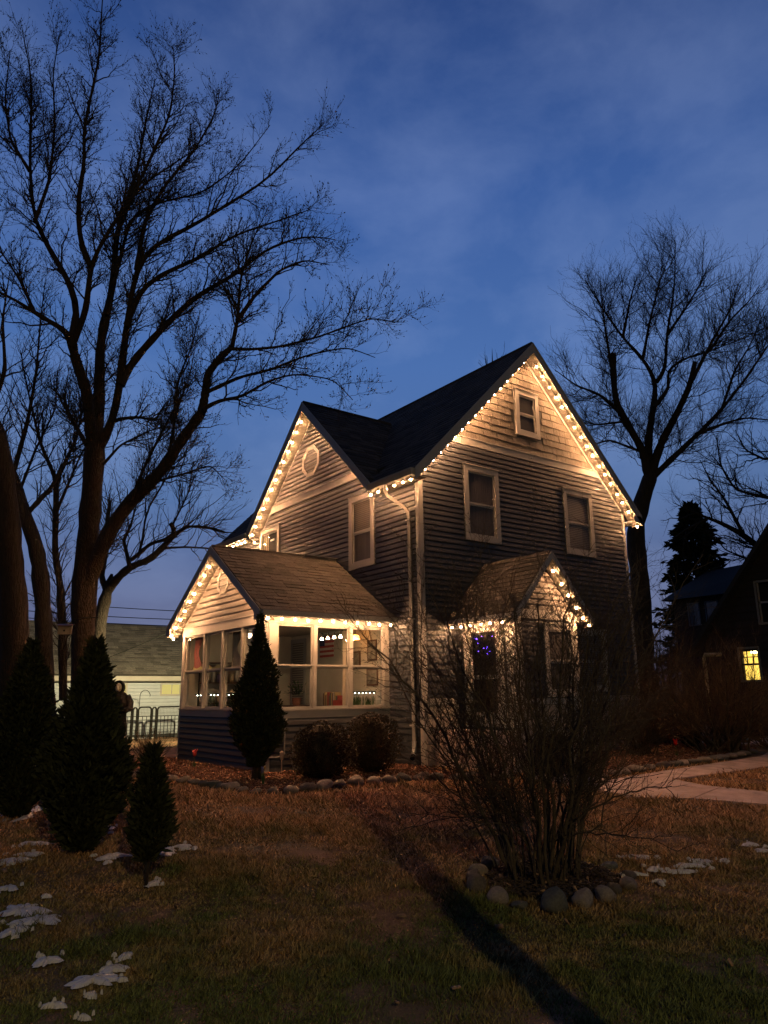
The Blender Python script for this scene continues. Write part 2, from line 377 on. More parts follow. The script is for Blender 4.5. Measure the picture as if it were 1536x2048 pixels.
# shakes in the gable
nrow = 14; z0, z1 = 6.90, 9.30; rh = (z1-z0)/nrow
for k in range(nrow):
    a, b = z0+k*rh, z0+(k+1)*rh
    s = fspan(a)
    if s is None: continue
    sb = fspan(b) or ((s[0]+s[1])/2,)*2
    u = s[0]
    while u < s[1]-0.02:
        w_ = min(rnd.uniform(0.10, 0.26), s[1]-u); 
        if not (u+w_ > w3[0]+.03 and u < w3[1]-.03 and b > w3[2]+.06 and a < w3[3]-.06):
            j = rnd.uniform(-.003, .004); dz = rnd.uniform(-.010, .004); ul, ur = max(u+.0015, sb[0]), min(u+w_-.0015, sb[1])
            if ur <= ul: ul, ur = (u+w_*.45, u+w_*.55)
            MB().hexa([PF(u+.0015, 0, a+dz), PF(u+w_-.0015, 0, a+dz), PF(u+w_-.0015, .022+j, a+dz), PF(u+.0015, .022+j, a+dz),
                       PF(ul, 0, b+.01), PF(ur, 0, b+.01), PF(ur, .004+j, b+.01), PF(ul, .004+j, b+.01)]).build('shake', M['shake'], front)
        u += w_
b_ = MB(); s = fspan(6.81); pbox(b_, PF, s[0]-.10, s[1]+.10, 6.725, 6.885, .0, .035); pbox(b_, PF, s[0]-.06, s[1]+.06, 6.886, 6.91, .0, .05); b_.build('belt_trim', M['trim'], front)
t = MB(); pbox(t, PF, 0.1, VX0-0.1, ZF-.02, ZF+.10, 0, .06); pbox(t, PF, VX1+0.002, WID-.085, ZF-.02, ZF+.10, 0, .06); t.build('base_trim', M['trim'], front)
# frieze along the soffit
fr = MB()
for sg in (-1, 1):
    x0, x1 = (XR, WID) if sg > 0 else (XR, 0)
    za, zb = ZR-TH, ZR-SL*XR-TH
    fr.hexa([(x0, -.0, za-.10), (x1, -.0, zb-.10), (x1, -.03, zb-.10), (x0, -.03, za-.10), (x0, 0, za), (x1, 0, zb), (x1, -.03, zb), (x0, -.03, za)])
fr.build('frieze', M['trim'], front)
window(front, PF, *w1, cas=0.13, inner='curtain', label='window with charcoal curtains, nearer the house corner')
window(front, PF, *w2_, cas=0.12, inner='blind')
window(front, PF, *w3, cas=0.125, inner='none', label='small attic window in the shake gable')
window(front, PF, *w4, cas=0.11, inner='blind')
# --- corner posts
cp = MB(); cp.box(-.03, .085, -.03, .0, ZF-.02, 5.95); cp.box(-.03, 0.0, .0, .085, 0.02, 5.95); cp.box(-.030, .030, -.030, 0, 0.02, ZF-.02); cp.build('corner_post', M['trim'], house)
cp = MB(); cp.box(WID-.085, WID+.03, -.03, 0, ZF-.02, 6.0); cp.box(WID, WID+.03, 0, .085, 0.02, 6.0); cp.build('corner_post', M['trim'], house)
# --- stone base of the front
fd = MB(); fd.box(0.03, VX0, -.012, 0, -.1, ZF-.02); fd.box(VX1, WID, -.012, 0, -.1, ZF-.02); fd = fd.build('stone_base', M['stone'], house)
def stones(P, u0, u1, z0, z1, parent, rows=5):
    h = (z1-z0)/rows
    for r in range(rows):
        u = u0-(0.0 if r % 2 else 0.18)
        while u < u1:
            w_ = rnd.uniform(0.34, 0.44); a, b = max(u, u0)+.006, min(u+w_, u1)-.006
            if b-a > .05:
                o = rnd.uniform(.028, .046); i = .022
                za, zb = z0+r*h+.006, z0+(r+1)*h-.006
                MB().hexa([P(a, .012, za), P(b, .012, za), P(b, .012, zb), P(a, .012, zb), P(a+i, o, za+i), P(b-i, o, za+i), P(b-i, o, zb-i), P(a+i, o, zb-i)]).build('stone', M['stone'], parent)
            u += w_
stones(PF, 0.05, VX0, 0.0, ZF-.03, fd); stones(PF, VX1, WID-.05, 0.0, ZF-.03, fd)
# --- side wall (x = 0) with the cross gable
def zroof2(y): return ZR2-SL2*abs(y-YC)
side = MB()
side.prism([(0, .15, -.1), (0, DEP-.3, -.1), (0, DEP-.3, 5.72), (0, YC+W2-.45, 5.72), (0, YC, ZR2-.3), (0, YC-W2+.45, 5.72), (0, .15, 5.72)],
           [(.15, .15, -.1), (.15, DEP-.3, -.1), (.15, DEP-.3, 5.72), (.15, YC+W2-.45, 5.72), (.15, YC, ZR2-.3), (.15, YC-W2+.45, 5.72), (.15, .15, 5.72)])
side = side.build('side_wall', M['sheath'], house)
l1 = (1.52, 2.52, 4.13, 5.83); l2 = (5.87, 7.0, 4.3, 5.86)
def sspan_low(z): return (0.085, DEP-.33)
def sspan(z):
    zz = zroof2(YC-W2)-TH
    d = (z-zz)/SL2
    return (max(YC-W2+d, .085)+.05, YC+W2-d-.05) if d < W2-.1 else None
SY1, SY2, SP = 1.081, 5.235, 2.824
siding(side, PS, sspan_low, 0.03, 5.76, 0.1145, [l1, l2, (SY1+.02, SY2-.02, 0, 2.95)], M['slate'])
siding(side, PS, sspan, 5.762, 8.42, 0.1145, [l1, l2, (YC-W2, YC+W2, 6.24, 6.50)], M['slate'])
b_ = MB(); s = sspan(6.36); pbox(b_, PS, s[0]-.04, s[1]+.04, 6.265, 6.44, 0, .035); pbox(b_, PS, s[0]-.02, s[1]+.02, 6.441, 6.465, 0, .05); b_.build('belt_trim', M['trim'], side)
fr = MB()
for sg in (-1, 1):
    za, zb = ZR2-TH, zroof2(YC-W2)-TH
    y1_ = YC+sg*W2
    fr.hexa([(0, YC, za-.09), (0, y1_, zb-.09), (-.03, y1_, zb-.09), (-.03, YC, za-.09), (0, YC, za), (0, y1_, zb), (-.03, y1_, zb), (-.03, YC, za)])
fr.build('frieze', M['trim'], side)
window(side, PS, *l1, cas=0.135, inner='both', lower=4.98, label='tall side window with half-lowered blind')
lw = window(side, PS, *l2, cas=0.12, inner='none', label='small side window above the sunroom roof with a lit ceiling fixture')
k = MB()
for i in range(4): pbox(k, PS, 6.55+i*.10, 6.60+i*.10, 4.45, 5.70, .006, .012)
k.build('curtain', M['curtain_cream'], lw)
k = MB(); pbox(k, PS, 6.25, 6.45, 5.50, 5.54, .006, .012); k.build('ceiling_fixture', lamp_mat('ceiling fixture', (1, .8, .55), 1.6), lw)
vent(side, PS, 4.29, 7.24, 0.42, 0.40, 8)
for y0, y1_ in ((DEP-.33, DEP-.30),):
    k = MB(); k.box(-.03, 0, y0, y1_, 0.02, 5.72); k.build('corner_post', M['trim'], house)
k = MB(); k.box(.15, WID, DEP-.45, DEP-.30, -.1, 5.8); k.prism([(0.15, DEP-.45, 5.8), (WID, DEP-.45, 5.8), (XR, DEP-.45, ZR-.3)], [(0.15, DEP-.3, 5.8), (WID, DEP-.3, 5.8), (XR, DEP-.3, ZR-.3)]); k.box(WID-.15, WID, .15, DEP-.45, -.1, 5.8); k.build('rear_wall', M['sheath'], house)
# --- roofs
def slab(mb, a, b, c, d, th):   # four top corners, thickness straight down
    lo = [(p[0], p[1], p[2]-th) for p in (a, b, c, d)]
    return mb.hexa(lo+[a, b, c, d])
ZE = ZR-SL*(XR+EAV)
main = MB()
ya, yb, yr = -OV, YC-W2+.10, DEP
slab(main, (-EAV, ya, ZE), (XR, ya, ZR), (XR, yb, ZR), (-EAV, yb, ZE), .05)
slab(main, (0.2, yb, zroof(0.2)), (XR, yb, ZR), (XR, YC+W2-.10, ZR), (0.2, YC+W2-.10, zroof(0.2)), .05)
slab(main, (-EAV, YC+W2-.10, ZE), (XR, YC+W2-.10, ZR), (XR, yr, ZR), (-EAV, yr, ZE), .05)
slab(main, (XR, ya, ZR), (WID+EAV, ya, ZE), (WID+EAV, yr, ZE), (XR, yr, ZR), .05)
main = main.build('main_roof', M['felt'], house)
def shingles_on(P0, U, Vv, n, ulen, vlen, exp, wid, keep=None, th=.012):
    """rows of tabs on a slope: P0 lower corner, U along the eave, Vv up the slope"""
    mb = MB(); rows = int(vlen/exp)
    for r in range(rows+1):
        v0 = r*exp; v1 = min(v0+exp*1.08, vlen)
        if v1-v0 < .02: continue
        u = -wid*(0.5 if r % 2 else 0)-rnd.uniform(0, .08)
        while u < ulen:
            w_ = wid*rnd.uniform(.8, 1.2); a, b = max(u, 0)+.003, min(u+w_, ulen)-.003; u += w_
            if b-a < .03 or (keep and not keep(P0+U*((a+b)/2)+Vv*((v0+v1)/2))): continue
            t_ = th+rnd.uniform(0, .006)
            p = [P0+U*a+Vv*v0, P0+U*b+Vv*v0, P0+U*b+Vv*v1, P0+U*a+Vv*v1]
            mb.hexa([p[0]+n*.002, p[1]+n*.002, p[2]+n*.001, p[3]+n*.001, p[0]+n*t_, p[1]+n*t_, p[2]+n*.004, p[3]+n*.004])
    return mb
q = 1/math.hypot(1, SL)
nl = Vector((-SL, 0, 1)).normalized()
mb = shingles_on(Vector((-EAV, ya, ZE)), Vector((0, 1, 0)), Vector((q, 0, SL*q)), nl, yr-ya, (XR+EAV)/q, .16, .34,
                 keep=lambda p: not (yb-.05 < p.y < YC+W2-.05 and p.x < .25))
o = mb.build('shingle_courses', M['shingle_dark'], main); o['kind'] = 'stuff'
mb = MB().tube([(XR, ya, ZR+.005), (XR, yr, ZR+.005)], .045, 6); mb.build('ridge_cap', M['shingle_dark'], main)
def rake(mb, a, b, depth, thick, axis):
    """fascia board hanging from the line a-b; thick runs along axis"""
    A, B = Vector(a), Vector(b); d = Vector((0, 0, -depth)); t_ = Vector(axis)*thick
    return mb.hexa([A+d, B+d, B+d+t_, A+d+t_, A, B, B+t_, A+t_])
for x1 in (-EAV, WID+EAV):
    rake(MB(), (XR, ya, ZR-.012), (x1, ya, ZE-.012), .25, .03, (0, -1, 0)).build('rake_fascia', M['trim'], main)
    rake(MB(), (XR, yr, ZR-.012), (x1, yr, ZE-.012), .225, .03, (0, 1, 0)).build('rake_fascia', M['trim'], main)
    rake(MB(), (XR, ya-.03, ZR+.012), (x1, ya-.03, ZE+.012), .07, .012, (0, -1, 0)).build('drip_edge', M['trim'], main)
# soffits: sheets with ribs
def soffit(P0, U, Vv, ulen, vlen, name, parent, rib=.10):
    mb = MB(); n = U.cross(Vv).normalized(); n = n if n.z < 0 else -n
    k = int(ulen/rib)
    for i in range(k+1):
        a, b = i*rib+.004, min((i+1)*rib-.004, ulen)
        if b <= a: continue
        p = [P0+U*a, P0+U*b, P0+U*b+Vv*vlen, P0+U*a+Vv*vlen]
        mb.hexa([x+n*.006 for x in p]+[x-n*.004 for x in p])
    p = [P0, P0+U*ulen, P0+U*ulen+Vv*vlen, P0+Vv*vlen]; mb.hexa([x-n*.001 for x in p]+[x-n*.02 for x in p])
    return mb.build(name, M['soffit'], parent)
zs = ZR-TH+.02
soffit(Vector((XR, -OV, zs)), Vector((q, 0, -SL*q)), Vector((0, 1, 0)), (XR+EAV)/q, OV-.03, 'soffit', main)
soffit(Vector((XR, -OV, zs)), Vector((-q, 0, -SL*q)), Vector((0, 1, 0)), (XR+EAV)/q, OV-.03, 'soffit', main)
# eave boxes and gutters of the side facing the lawn
def eave(y0, y1_):
    mb = MB(); mb.box(-EAV+.02, -.03, y0, y1_, ZE-.16, ZE-.14); mb.build('soffit', M['soffit'], main)
    mb = MB(); mb.prism([(-EAV+.02, y0, ZE-.16), (-EAV-.06, y0, ZE-.14), (-EAV-.10, y0, ZE-.03), (-EAV-.10, y0, ZE-.005), (-EAV+.02, y0, ZE-.005)],
                        [(-EAV+.02, y1_, ZE-.16), (-EAV-.06, y1_, ZE-.14), (-EAV-.10, y1_, ZE-.03), (-EAV-.10, y1_, ZE-.005), (-EAV+.02, y1_, ZE-.005)])
    mb.build('gutter', M['trim'], main)
eave(-OV+.0, YC-W2-.02); eave(YC+W2+.02, DEP)
mb = MB(); mb.box(WID+.03, WID+EAV-.005, -OV, .25, ZE-.20, ZE-.14); mb.box(WID+.03, WID+EAV-.005, -OV-.03, -OV, ZE-.20, ZE-.02); mb.build('eave_return', M['trim'], main)
# cross gable roof
cg = MB(); X1 = 2.7
ZE2 = ZR2-SL2*W2
for sg in (-1, 1):
    slab(cg, (-OV2, YC, ZR2), (-OV2, YC+sg*W2, ZE2), (X1, YC+sg*W2, ZE2), (X1, YC, ZR2), .05)
cg = cg.build('cross_gable_roof', M['felt'], house)
q2 = 1/math.hypot(1, SL2)
mb = shingles_on(Vector((-OV2, YC-W2, ZE2)), Vector((1, 0, 0)), Vector((0, q2, SL2*q2)), Vector((0, -SL2, 1)).normalized(), X1+OV2, W2/q2, .16, .34, keep=lambda p: p.z > zroof(p.x)-.02)
o = mb.build('shingle_courses', M['shingle_dark'], cg); o['kind'] = 'stuff'
MB().tube([(-OV2, YC, ZR2+.005), (X1-.2, YC, ZR2+.005)], .045, 6).build('ridge_cap', M['shingle_dark'], cg)
for sg in (-1, 1):
    rake(MB(), (-OV2, YC, ZR2-.012), (-OV2, YC+sg*W2, ZE2-.012), .24, .03, (-1, 0, 0)).build('rake_fascia', M['trim'], cg)
    rake(MB(), (-OV2-.03, YC, ZR2+.012), (-OV2-.03, YC+sg*W2, ZE2+.012), .07, .012, (-1, 0, 0)).build('drip_edge', M['trim'], cg)
for sg in (-1, 1):
    soffit(Vector((-OV2, YC, ZR2-TH+.03)), Vector((0, sg*q2, -SL2*q2)), Vector((1, 0, 0)), W2/q2, OV2-.03, 'soffit', cg)
mb = MB(); mb.box(-OV2-.03, -.0, YC+W2-.18, YC+W2+.02, ZE2-.28, ZE2-.20); mb.build('eave_return', M['trim'], cg)
# downspout at the near corner
ds = MB()
path = [(-.40, .62, 5.66), (-.40, .62, 5.52), (-.37, .58, 5.42), (-.12, .34, 5.16), (-.075, .27, 5.04), (-.07, .255, 4.9), (-.07, .24, 3.0), (-.07, .23, .62), (-.075, .22, .46), (-.13, .17, .30), (-.20, .12, .22)]
ds.tube(path, .046, 4)
dn = ds.build('downspout', M['trim'], house)
for z in (4.86, 2.82, .75):
    k = MB(); k.box(-.12, 0, .18, .31, z, z+.03); k.build('bracket', M['trim'], dn)
MB().tube([(-.20, .12, .22), (-.25, .08, .17)], .048, 8).build('outlet', M['black'], dn)

# ------------------------------------------------------------------ glazed sunroom (part of the house)
PG = PL('x', -SP); PN = PL('y', SY1)
SZ, SH, HB = 0.952, 2.70, 2.88       # sill underside, header underside, header top
SRID, SZR, SOV, SEV, SZE = (SY1+SY2)/2, 4.468, 0.312, 0.257, 2.901
SSL = (SZR-SZE)/(SRID-SY1+SEV)
def zsr(y): return SZR-SSL*abs(y-SRID)
base = MB(); base.box(-SP, -SP+.12, SY1, SY2, -.1, SZ); base.box(-SP+.12, 0, SY1, SY1+.12, -.1, SZ); base.box(-SP+.12, 0, SY2-.12, SY2, -.1, SZ)
base = base.build('sunroom_base', M['sheath'], house)
siding(base, PG, lambda z: (SY1+.06, SY2-.06), 0.03, SZ, 0.114, [], M['slate'])
siding(base, PN, lambda z: (-SP+.06, -.085), 0.03, SZ, 0.114, [], M['slate'])
cp = MB()
for (y, s) in ((SY1, 1), (SY2, -1)):
    cp.box(-SP-.028, -SP, min(y, y+s*.06), max(y, y+s*.06), .01, SZ)
cp.box(-SP-.028, -SP+.06, SY1-.028, SY1, .01, SZ); cp.box(-.085, -.03, SY1-.028, SY1, .6, SZ)
cp.build('corner_post', M['trim'], base)
sb_ = MB(); pbox(sb_, PG, SY1, SY2, SZ, SZ+.135, -.12, .035); pbox(sb_, PN, -SP-.035, -.022, SZ, SZ+.135, -.12, .035); pbox(sb_, PG, SY1, SY2, SZ+.136, SZ+.16, -.10, .055); pbox(sb_, PN, -SP-.055, -.022, SZ+.136, SZ+.16, -.10, .055)
sb_.box(-SP+.12, 0, SY2-.12, SY2, SZ, SZ+.16)
sb_.build('sill_band', M['trim'], house)
hd = MB(); pbox(hd, PG, SY1, SY2, SH, HB, -.12, .03); pbox(hd, PN, -SP-.03, -.022, SH, HB, -.12, .03); pbox(hd, PG, SY1, SY2, HB+.001, HB+.02, -.02, .045); hd.box(-SP+.12, 0, SY2-.12, SY2, SH, HB)
hd.build('header', M['trim'], house)
zs0, zs1 = SZ+.161, SH-.001
ms = [SY1+.0, 2.185, 3.10, 4.03, SY2]
fr = MB(); pbox(fr, PG, SY1, SY1+.20, zs0, zs1, -.12, .022); pbox(fr, PN, -SP, -SP+.17, zs0, zs1, -.115, .024); fr.build('corner_framing', M['trim'], house)
pbox(MB(), PG, SY2-.13, SY2, zs0, zs1, -.12, .022).build('corner_framing', M['trim'], house); pbox(MB(), PN, -.15, -.022, zs0, zs1, -.115, .024).build('corner_framing', M['trim'], house)
def porch_window(P, a, b, mull_after):
    z0, z1 = zs0, zs1; f = .032
    fm = MB(); pbox(fm, P, a, a+.014, z0, z1, -.09, .012); pbox(fm, P, b-.014, b, z0, z1, -.09, .012); pbox(fm, P, a+.014, b-.014, z1-.014, z1, -.09, .011); pbox(fm, P, a+.014, b-.014, z0, z0+.014, -.09, .011)
    w_ = fm.build('window', M['trim'], house); a, b, z0, z1 = a+.014, b-.014, z0+.014, z1-.014; zm = 1.925
    s = MB()
    for (g0, g1, o) in ((zm-.02, z1, -.018), (z0, zm-.022, -.042)):
        pbox(s, P, a, a+f, g0, g1, o-.03, o); pbox(s, P, b-f, b, g0, g1, o-.03, o); pbox(s, P, a+f, b-f, g1-f, g1, o-.03, o-.001); pbox(s, P, a+f, b-f, g0, g0+f, o-.03, o-.001)
    s.build('sash', M['trim'], w_)
    for (g0, g1, o) in ((zm+.02, z1-f, -.03), (z0+f, zm-.06, -.055)):
        m = MB(); m.add([P(a+f-.004, o, g0-.006), P(b-f+.004, o, g0-.006), P(b-f+.004, o, g1+.006), P(a+f-.004, o, g1+.006)], [(0, 1, 2, 3)]); m.build('pane', M['glass'], w_)
for c in ms[1:-1]: pbox(MB(), PG, c-.028, c+.028, zs0, zs1, -.115, .02).build('mullion', M['trim'], house)
mx_ = [-1.815, -.975]
for c in mx_: pbox(MB(), PN, c-.028, c+.028, zs0, zs1, -.115, .02).build('mullion', M['trim'], house)
ed = [SY1+.20]+[v for c in ms[1:-1] for v in (c-.028, c+.028)]+[SY2-.13]
for i in range(4): porch_window(PG, ed[2*i], ed[2*i+1], 0)
ed = [-SP+.17]+[v for c in mx_ for v in (c-.028, c+.028)]+[-.15]
for i in range(3): porch_window(PN, ed[2*i], ed[2*i+1], 0)
# gable above
gw = MB(); zg = SZR-.24
gw.prism([(-SP, SY1, HB), (-SP, SY2, HB), (-SP, SY2, zsr(SY2)-.17), (-SP, SRID, zg), (-SP, SY1, zsr(SY1)-.17)], [(-SP+.1, SY1, HB), (-SP+.1, SY2, HB), (-SP+.1, SY2, zsr(SY2)-.17), (-SP+.1, SRID, zg), (-SP+.1, SY1, zsr(SY1)-.17)])
gw = gw.build('sunroom_gable', M['sheath'], house)
def gspan(z):
    d = (z-(zsr(SY1)-.19))/SSL
    return (SY1+.02+max(d, 0), SY2-.02-max(d, 0)) if d < 1.95 else None
siding(gw, PG, gspan, HB+.022, 4.16, 0.128, [], M['taupe'])
vent(gw, PG, 3.12, 3.72, 0.27, 0.255, 6)
fr = MB()
for sg in (-1, 1):
    y1_ = SRID+sg*(SRID-SY1); za, zb = SZR-.19, zsr(SY1)-.19
    fr.hexa([(-SP, SRID, za-.07), (-SP, y1_, zb-.07), (-SP-.03, y1_, zb-.07), (-SP-.03, SRID, za-.07), (-SP, SRID, za), (-SP, y1_, zb), (-SP-.03, y1_, zb), (-SP-.03, SRID, za)])
fr.build('frieze', M['trim'], gw)
sr = MB()
for sg in (-1, 1): slab(sr, (-SP-SOV, SRID, SZR), (-SP-SOV, SRID+sg*(SRID-SY1+SEV), SZE), (0, SRID+sg*(SRID-SY1+SEV), SZE), (0, SRID, SZR), .05)
sr = sr.build('sunroom_roof', M['felt'], house)
q3 = 1/math.hypot(1, SSL); n3 = Vector((0, -SSL, 1)).normalized()
P0 = Vector((-SP-SOV, SY1-SEV, SZE)); U = Vector((1, 0, 0)); Vv = Vector((0, q3, SSL*q3)); vl = (SRID-SY1+SEV)/q3; ul = SP+SOV
exp = vl/19
for r in range(19):
    u = -rnd.uniform(0.05, .26)
    while u < ul:
        w_ = rnd.choice((.17, .24, .28, .34)); a, b = max(u, 0)+.002, min(u+w_, ul)-.002; u += w_
        if b-a < .04: continue
        v0, v1 = r*exp-rnd.uniform(0, .006), min((r+1)*exp+.01, vl); t_ = rnd.choice((.012, .013, .022))
        p = [P0+U*a+Vv*v0, P0+U*b+Vv*v0, P0+U*b+Vv*v1, P0+U*a+Vv*v1]
        MB().hexa([p[0]+n3*.002, p[1]+n3*.002, p[2]+n3*.001, p[3]+n3*.001, p[0]+n3*t_, p[1]+n3*t_, p[2]+n3*.006, p[3]+n3*.006]).build('shingle', M['shingle'], sr)
MB().tube([(-SP-SOV, SRID, SZR+.004), (0, SRID, SZR+.004)], .04, 6).build('ridge_cap', M['shingle'], sr)
MB().box(-.9, -.02, SRID-.09, SRID-.03, SZR-.03, SZR+.03).build('flashing', M['felt'], sr)
for sg in (-1, 1):
    rake(MB(), (-SP-SOV, SRID, SZR-.012), (-SP-SOV, SRID+sg*(SRID-SY1+SEV), SZE-.012), .165, .028, (-1, 0, 0)).build('rake_fascia', M['trim'], sr)
    rake(MB(), (-SP-SOV-.028, SRID, SZR+.012), (-SP-SOV-.028, SRID+sg*(SRID-SY1+SEV), SZE+.012), .06, .01, (-1, 0, 0)).build('drip_edge', M['trim'], sr)
for sg in (-1, 1): soffit(Vector((-SP-SOV, SRID, SZR-.185)), Vector((0, sg*q3, -SSL*q3)), Vector((1, 0, 0)), (SRID-SY1+SEV)/q3, SOV-.03, 'soffit', sr, .075)
for sg in (-1, 1):
    ye = SRID+sg*(SRID-SY1+SEV); yi = ye-sg*(SEV-.035)
    MB().box(-SP-SOV+.0, -.03, min(ye-sg*.01, yi), max(ye-sg*.01, yi), SZE-.05, SZE-.035).build('soffit', M['soffit'], sr)
    k = MB(); y0, y1_ = sorted((ye, ye+sg*.09)); k.box(-SP-SOV, -.03, y0, y1_, SZE-.105, SZE-.005); k.build('gutter', M['trim'], sr)
    k = MB(); y0, y1_ = sorted((ye, yi)); k.box(-SP-SOV-.029, -SP-SOV+.01, y0, y1_, SZE-.17, SZE-.03); k.build('eave_return', M['trim'], sr)
k = MB(); k.box(-.03, .0, SY1-.29, SY1-.04, 2.70, 2.92); k.build('flashing', M['trim'], sr)
# room inside
k = MB(); k.box(-SP+.121, -.03, SY1+.121, SY2-.121, .30, .40); k.build('sunroom_floor', M['wood'], house)
k = MB(); k.box(-SP+.121, -.03, SY1+.121, SY2-.121, 2.80, 2.84); k.build('sunroom_ceiling', M['room'], house)
k = MB(); k.box(-.045, -.024, SY1+.121, SY2-.121, .40, 2.80); k.box(-SP+.121, -.05, SY2-.14, SY2-.121, .40, 2.80); k.build('sunroom_inner_wall', M['room'], house)
k = MB(); pbox(k, PS, 5.04, 5.12, 1.0, 2.62, .046, .075); pbox(k, PS, 4.40, 4.48, 1.0, 2.62, .046, .075); pbox(k, PS, 4.40, 5.12, 2.62, 2.72, .046, .077); k = k.build('inner_window', M['trim'], house)
b = MB(); z = 1.05
while z < 2.6: pbox(b, PS, 4.48, 5.04, z, z+.04, .05, .056); z += .055
b.build('blind', M['blind'], k)
# cable conduit and meter pipe on the base wall
k = MB().tube([(-2.42, SY1-.04, .95), (-2.47, SY1-.04, .90), (-2.47, SY1-.04, .32), (-2.6, SY1-.04, .28), (-2.78, SY1-.04, .28)], .014, 6); k.build('conduit', M['trim'], house)

# ------------------------------------------------------------------ entry vestibule
VZ, VSL = 2.72, (4.082-2.805)/1.123
VXC = 1.784
ves = MB(); ves.prism([(VX0, VY, -.1), (VX1, VY, -.1), (VX1, VY, 2.80), (VXC, VY, 3.84), (VX0, VY, 2.80)], [(VX0, 0, -.1), (VX1, 0, -.1), (VX1, 0, 2.80), (VXC, 0, 3.84), (VX0, 0, 2.80)])
ves = ves.build('vestibule', M['sheath'], house)
PV = PL('y', VY); PVL = PL('x', VX0)
siding(ves, PV, lambda z: (VX0+.2, VX1-.2), ZF+.08, 2.72, .1145, [(1.76, 2.52, ZF, 2.62)], M['slate'])
def vspan(z):
    d = (z-2.72)/VSL*1.0
    return (VX0-.06+d*.96, VX1+.06-d*.96) if d < .86 else None
siding(ves, PV, vspan, 2.92, 3.84, .1145, [], M['taupe'])
siding(ves, PVL, lambda z: (VY+.2, -.03), ZF, 2.7, .1145, [(-1.36, -.26, 0, 3.0)], M['slate'])
tr = MB()
pbox(tr, PV, VX0-.02, VX0+.2, .30, 2.74, 0, .03); pbox(tr, PV, VX1-.2, VX1+.02, .30, 2.74, 0, .03); pbox(tr, PVL, VY-.03, VY+.2, .30, 2.74, 0, .022)
pbox(tr, PV, VX0-.04, VX1+.04, 2.745, 2.915, 0, .04); pbox(tr, PVL, VY+.002, -.03, 2.745, 2.86, 0, .03)
pbox(tr, PV, VX0+.2, VX1-.2, ZF-.03, ZF+.08, 0, .045)
tr.build('vestibule_trim', M['trim'], ves)
st = MB(); st.box(VX0+.205, VX1-.205, VY-.012, VY, -.1, ZF-.04); st = st.build('stone_base', M['stone'], ves)
stones(PV, VX0+.21, VX1-.21, 0, ZF-.04, st)
window(ves, PV, 1.70, 2.58, ZF+.10, 2.66, cas=.11, inner='curtain')
# storm door on the left flank
dr = MB(); pbox(dr, PVL, -1.36, -1.26, .72, 2.72, .0, .045); pbox(dr, PVL, -.36, -.26, .72, 2.72, .0, .045); pbox(dr, PVL, -1.26, -.36, 2.62, 2.72, .0, .044)
dr = dr.build('door_casing', M['trim'], ves)
k = MB()
for (a, b, c, d) in ((-1.25, -1.14, .73, 2.61), (-.48, -.37, .73, 2.61), (-1.14, -.48, .73, 1.0), (-1.14, -.48, 1.62, 1.70), (-1.14, -.48, 2.52, 2.61)): pbox(k, PVL, a, b, c, d, .004, .03)
dd = k.build('door', M['trim'], dr)
k = MB(); pbox(k, PVL, -1.14, -.48, 1.0, 2.52, .012, .016); k.build('pane', M['glass_dark'], dd)
k = MB(); pbox(k, PVL, -1.24, -.38, .74, 2.60, .0005, .0035); k.build('inner_door', M['void'], dd)
MB().tube([(VX0-.03, -1.19, 1.60), (VX0-.075, -1.19, 1.60), (VX0-.075, -1.10, 1.60)], .012, 6).build('handle', M['black'], dd)
# roof
vr = MB(); VE, VFY = 1.123, -1.886; VZR, VZE = 4.082, 2.805
for sg in (-1, 1): slab(vr, (VXC, VFY, VZR), (VXC+sg*VE, VFY, VZE), (VXC+sg*VE, 0, VZE), (VXC, 0, VZR), .05)
vr = vr.build('vestibule_roof', M['felt'], house)
qv = 1/math.hypot(1, VSL)
mb = shingles_on(Vector((VXC-VE, VFY, VZE)), Vector((0, 1, 0)), Vector((qv, 0, VSL*qv)), Vector((-VSL, 0, 1)).normalized(), -VFY, VE/qv, .13, .28)
o = mb.build('shingle_courses', M['shingle'], vr); o['kind'] = 'stuff'
for sg in (-1, 1): rake(MB(), (VXC, VFY, VZR-.012), (VXC+sg*VE, VFY, VZE-.012), .16, .028, (0, -1, 0)).build('rake_fascia', M['trim'], vr)
for sg in (-1, 1): soffit(Vector((VXC, VFY, VZR-.18)), Vector((sg*qv, 0, -VSL*qv)), Vector((0, 1, 0)), VE/qv, -VFY+VY-.03, 'soffit', vr, .075)
k = MB()
k.box(VXC-VE-.08, VXC-VE, VFY, -.03, VZE-.10, VZE-.01); k.box(VXC+VE, VXC+VE+.08, VFY, -.03, VZE-.10, VZE-.01); k.build('gutter', M['trim'], vr)
k = MB(); k.box(VXC-VE, VX0-.05, VFY, -.03, VZE-.07, VZE-.05); k.box(VX1+.05, VXC+VE, VFY, -.03, VZE-.07, VZE-.05); k.build('soffit', M['soffit'], vr)
# stoop and steps
sp = empty('stoop', (0.35, -.8, 0), 'concrete stoop with steps beside the entry vestibule', 'steps')
for (x0, x1, y0, y1_, z0, z1) in ((.22, .88, -1.50, -.03, -.05, .68),):
    k = MB().box(x0, x1, y0, y1_, z0, z1).build('landing', M['concrete'], None); k.parent = sp; k.location = -sp.location
for i in range(3):
    k = MB().box(.24, .86, -1.50-.30*(i+1), -1.502-.30*i, -.05, .68-.17*(i+1)).build('step', M['concrete'], None); k.parent = sp; k.location = -sp.location

